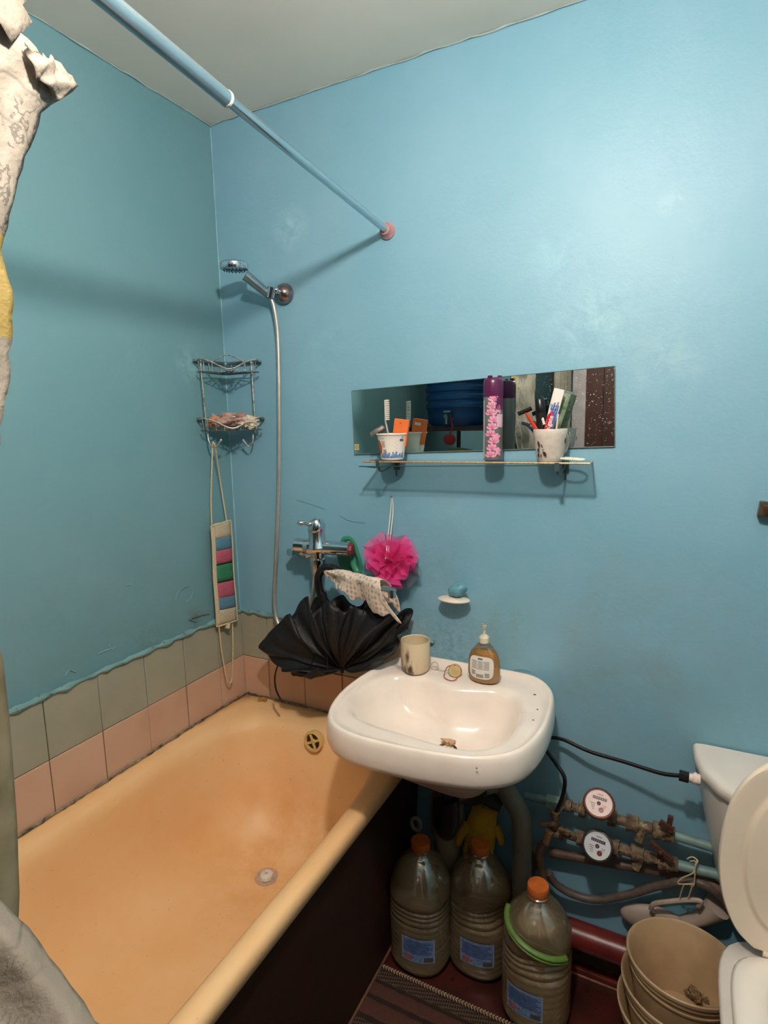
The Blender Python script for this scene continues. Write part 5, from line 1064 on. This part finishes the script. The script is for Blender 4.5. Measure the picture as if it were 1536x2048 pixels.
g=G(); g.tube([(TX-.10,-.245,.458),(TX-.07,-.245,.458)],.013,12); g.tube([(TX+.07,-.245,.458),(TX+.10,-.245,.458)],.013,12); part('hinge',g,M_lid,t,kind='stuff')
def egg(hw,y0,y1,z,n=72,e=2.5,cx=TX):
    cy,b=(y0+y1)/2,abs(y1-y0)/2; R=[]
    for k in range(n):
        th=2*PI*k/n; c_,s_=math.cos(th),math.sin(th); e_=5 if s_>0 else e; r_=(abs(c_)**e_+abs(s_)**e_)**(-1/e_); R.append(Vector((cx+hw*c_*r_*(1-.08*max(0,-s_)),cy+b*s_*r_,z)))
    return R
g=G(); g.rings([egg(.158,-.262,-.672,.440),egg(.163,-.258,-.678,.443),egg(.165,-.256,-.680,.452),egg(.158,-.263,-.672,.461),egg(.135,-.285,-.65,.4655),egg(.112,-.31,-.625,.462),egg(.100,-.325,-.61,.452),egg(.100,-.325,-.61,.441),egg(.158,-.262,-.672,.440)]); part('seat',g,mat('seat_white',(244,236,226),.3,0,.03,8),t,ang=60)
g=G(); g.rings([egg(.105,-.10,-.46,.0),egg(.108,-.10,-.47,.03),egg(.100,-.10,-.46,.10),egg(.112,-.12,-.50,.20),egg(.140,-.16,-.58,.29),egg(.168,-.19,-.655,.36),egg(.181,-.20,-.685,.41),egg(.183,-.20,-.69,.430),egg(.178,-.205,-.685,.438),egg(.120,-.30,-.64,.438),egg(.112,-.31,-.63,.425),egg(.095,-.33,-.60,.33),egg(.05,-.37,-.52,.25),egg(.01,-.42,-.46,.235)],True,True); part('bowl',g,M_tc,t,ang=60)
g=G(); g.box((TX,-.15,.40),(.22,.16,.075)); part('cistern_ledge',g,M_tc,t,False,bevel=.012)
g=G(); q=Vector((1.406,-0.1,0.72)); g.tube([q+Vector((-.008,0,0)),q+Vector((.012,0,-.001))],.013,8); part('hose_nut',g,M_black,t,False)
g=G(); g.tube([q+Vector((.010,0,0)),q+Vector((.020,0,0)),q+Vector((.021,0,0)),q+Vector((.036,0,0))],[.010,.010,.013,.012],10); g.tube([q+Vector((.024,0,0)),q+Vector((.028,0,0))],.015,8); part('inlet_fitting',g,mat('fitting_white',(232,214,204),.4),t)
# brown knob at the right edge
kb=Vector((1.535,-0.016,1.343)); t=thing('wall_latch',kb+Vector((.02,0,-.02)),'small dark bronze latch block on the blue wall at the right edge','latch')
g=G(); M_=rotm('Y',6); c_=kb+Vector((.028,0,0)); sq=lambda a,b,yy:[c_+M_@Vector((x,yy,z)) for x,z in ((-a,-b),(a,-b),(a,b),(-a,b))]
g.rings([sq(.040,.018,.015),sq(.040,.018,-.006),sq(.034,.012,-.016)],True,True); part('block',g,mat('latch_bronze',(120,92,72),.3,.7,.3,60),t,False,bevel=.002)
# loose stain / scrap on the tub rim corner
g=lump(Vector((0.106,-0.03,0.606)),(.017,.012,.005),.5,90,12,18,8); part('soap_scrap',g,mat('scrap_amber',(190,140,70),.3,0,.2,90),None,label='small amber scrap of soap on the far rim of the bathtub under the umbrella',cat='soap')
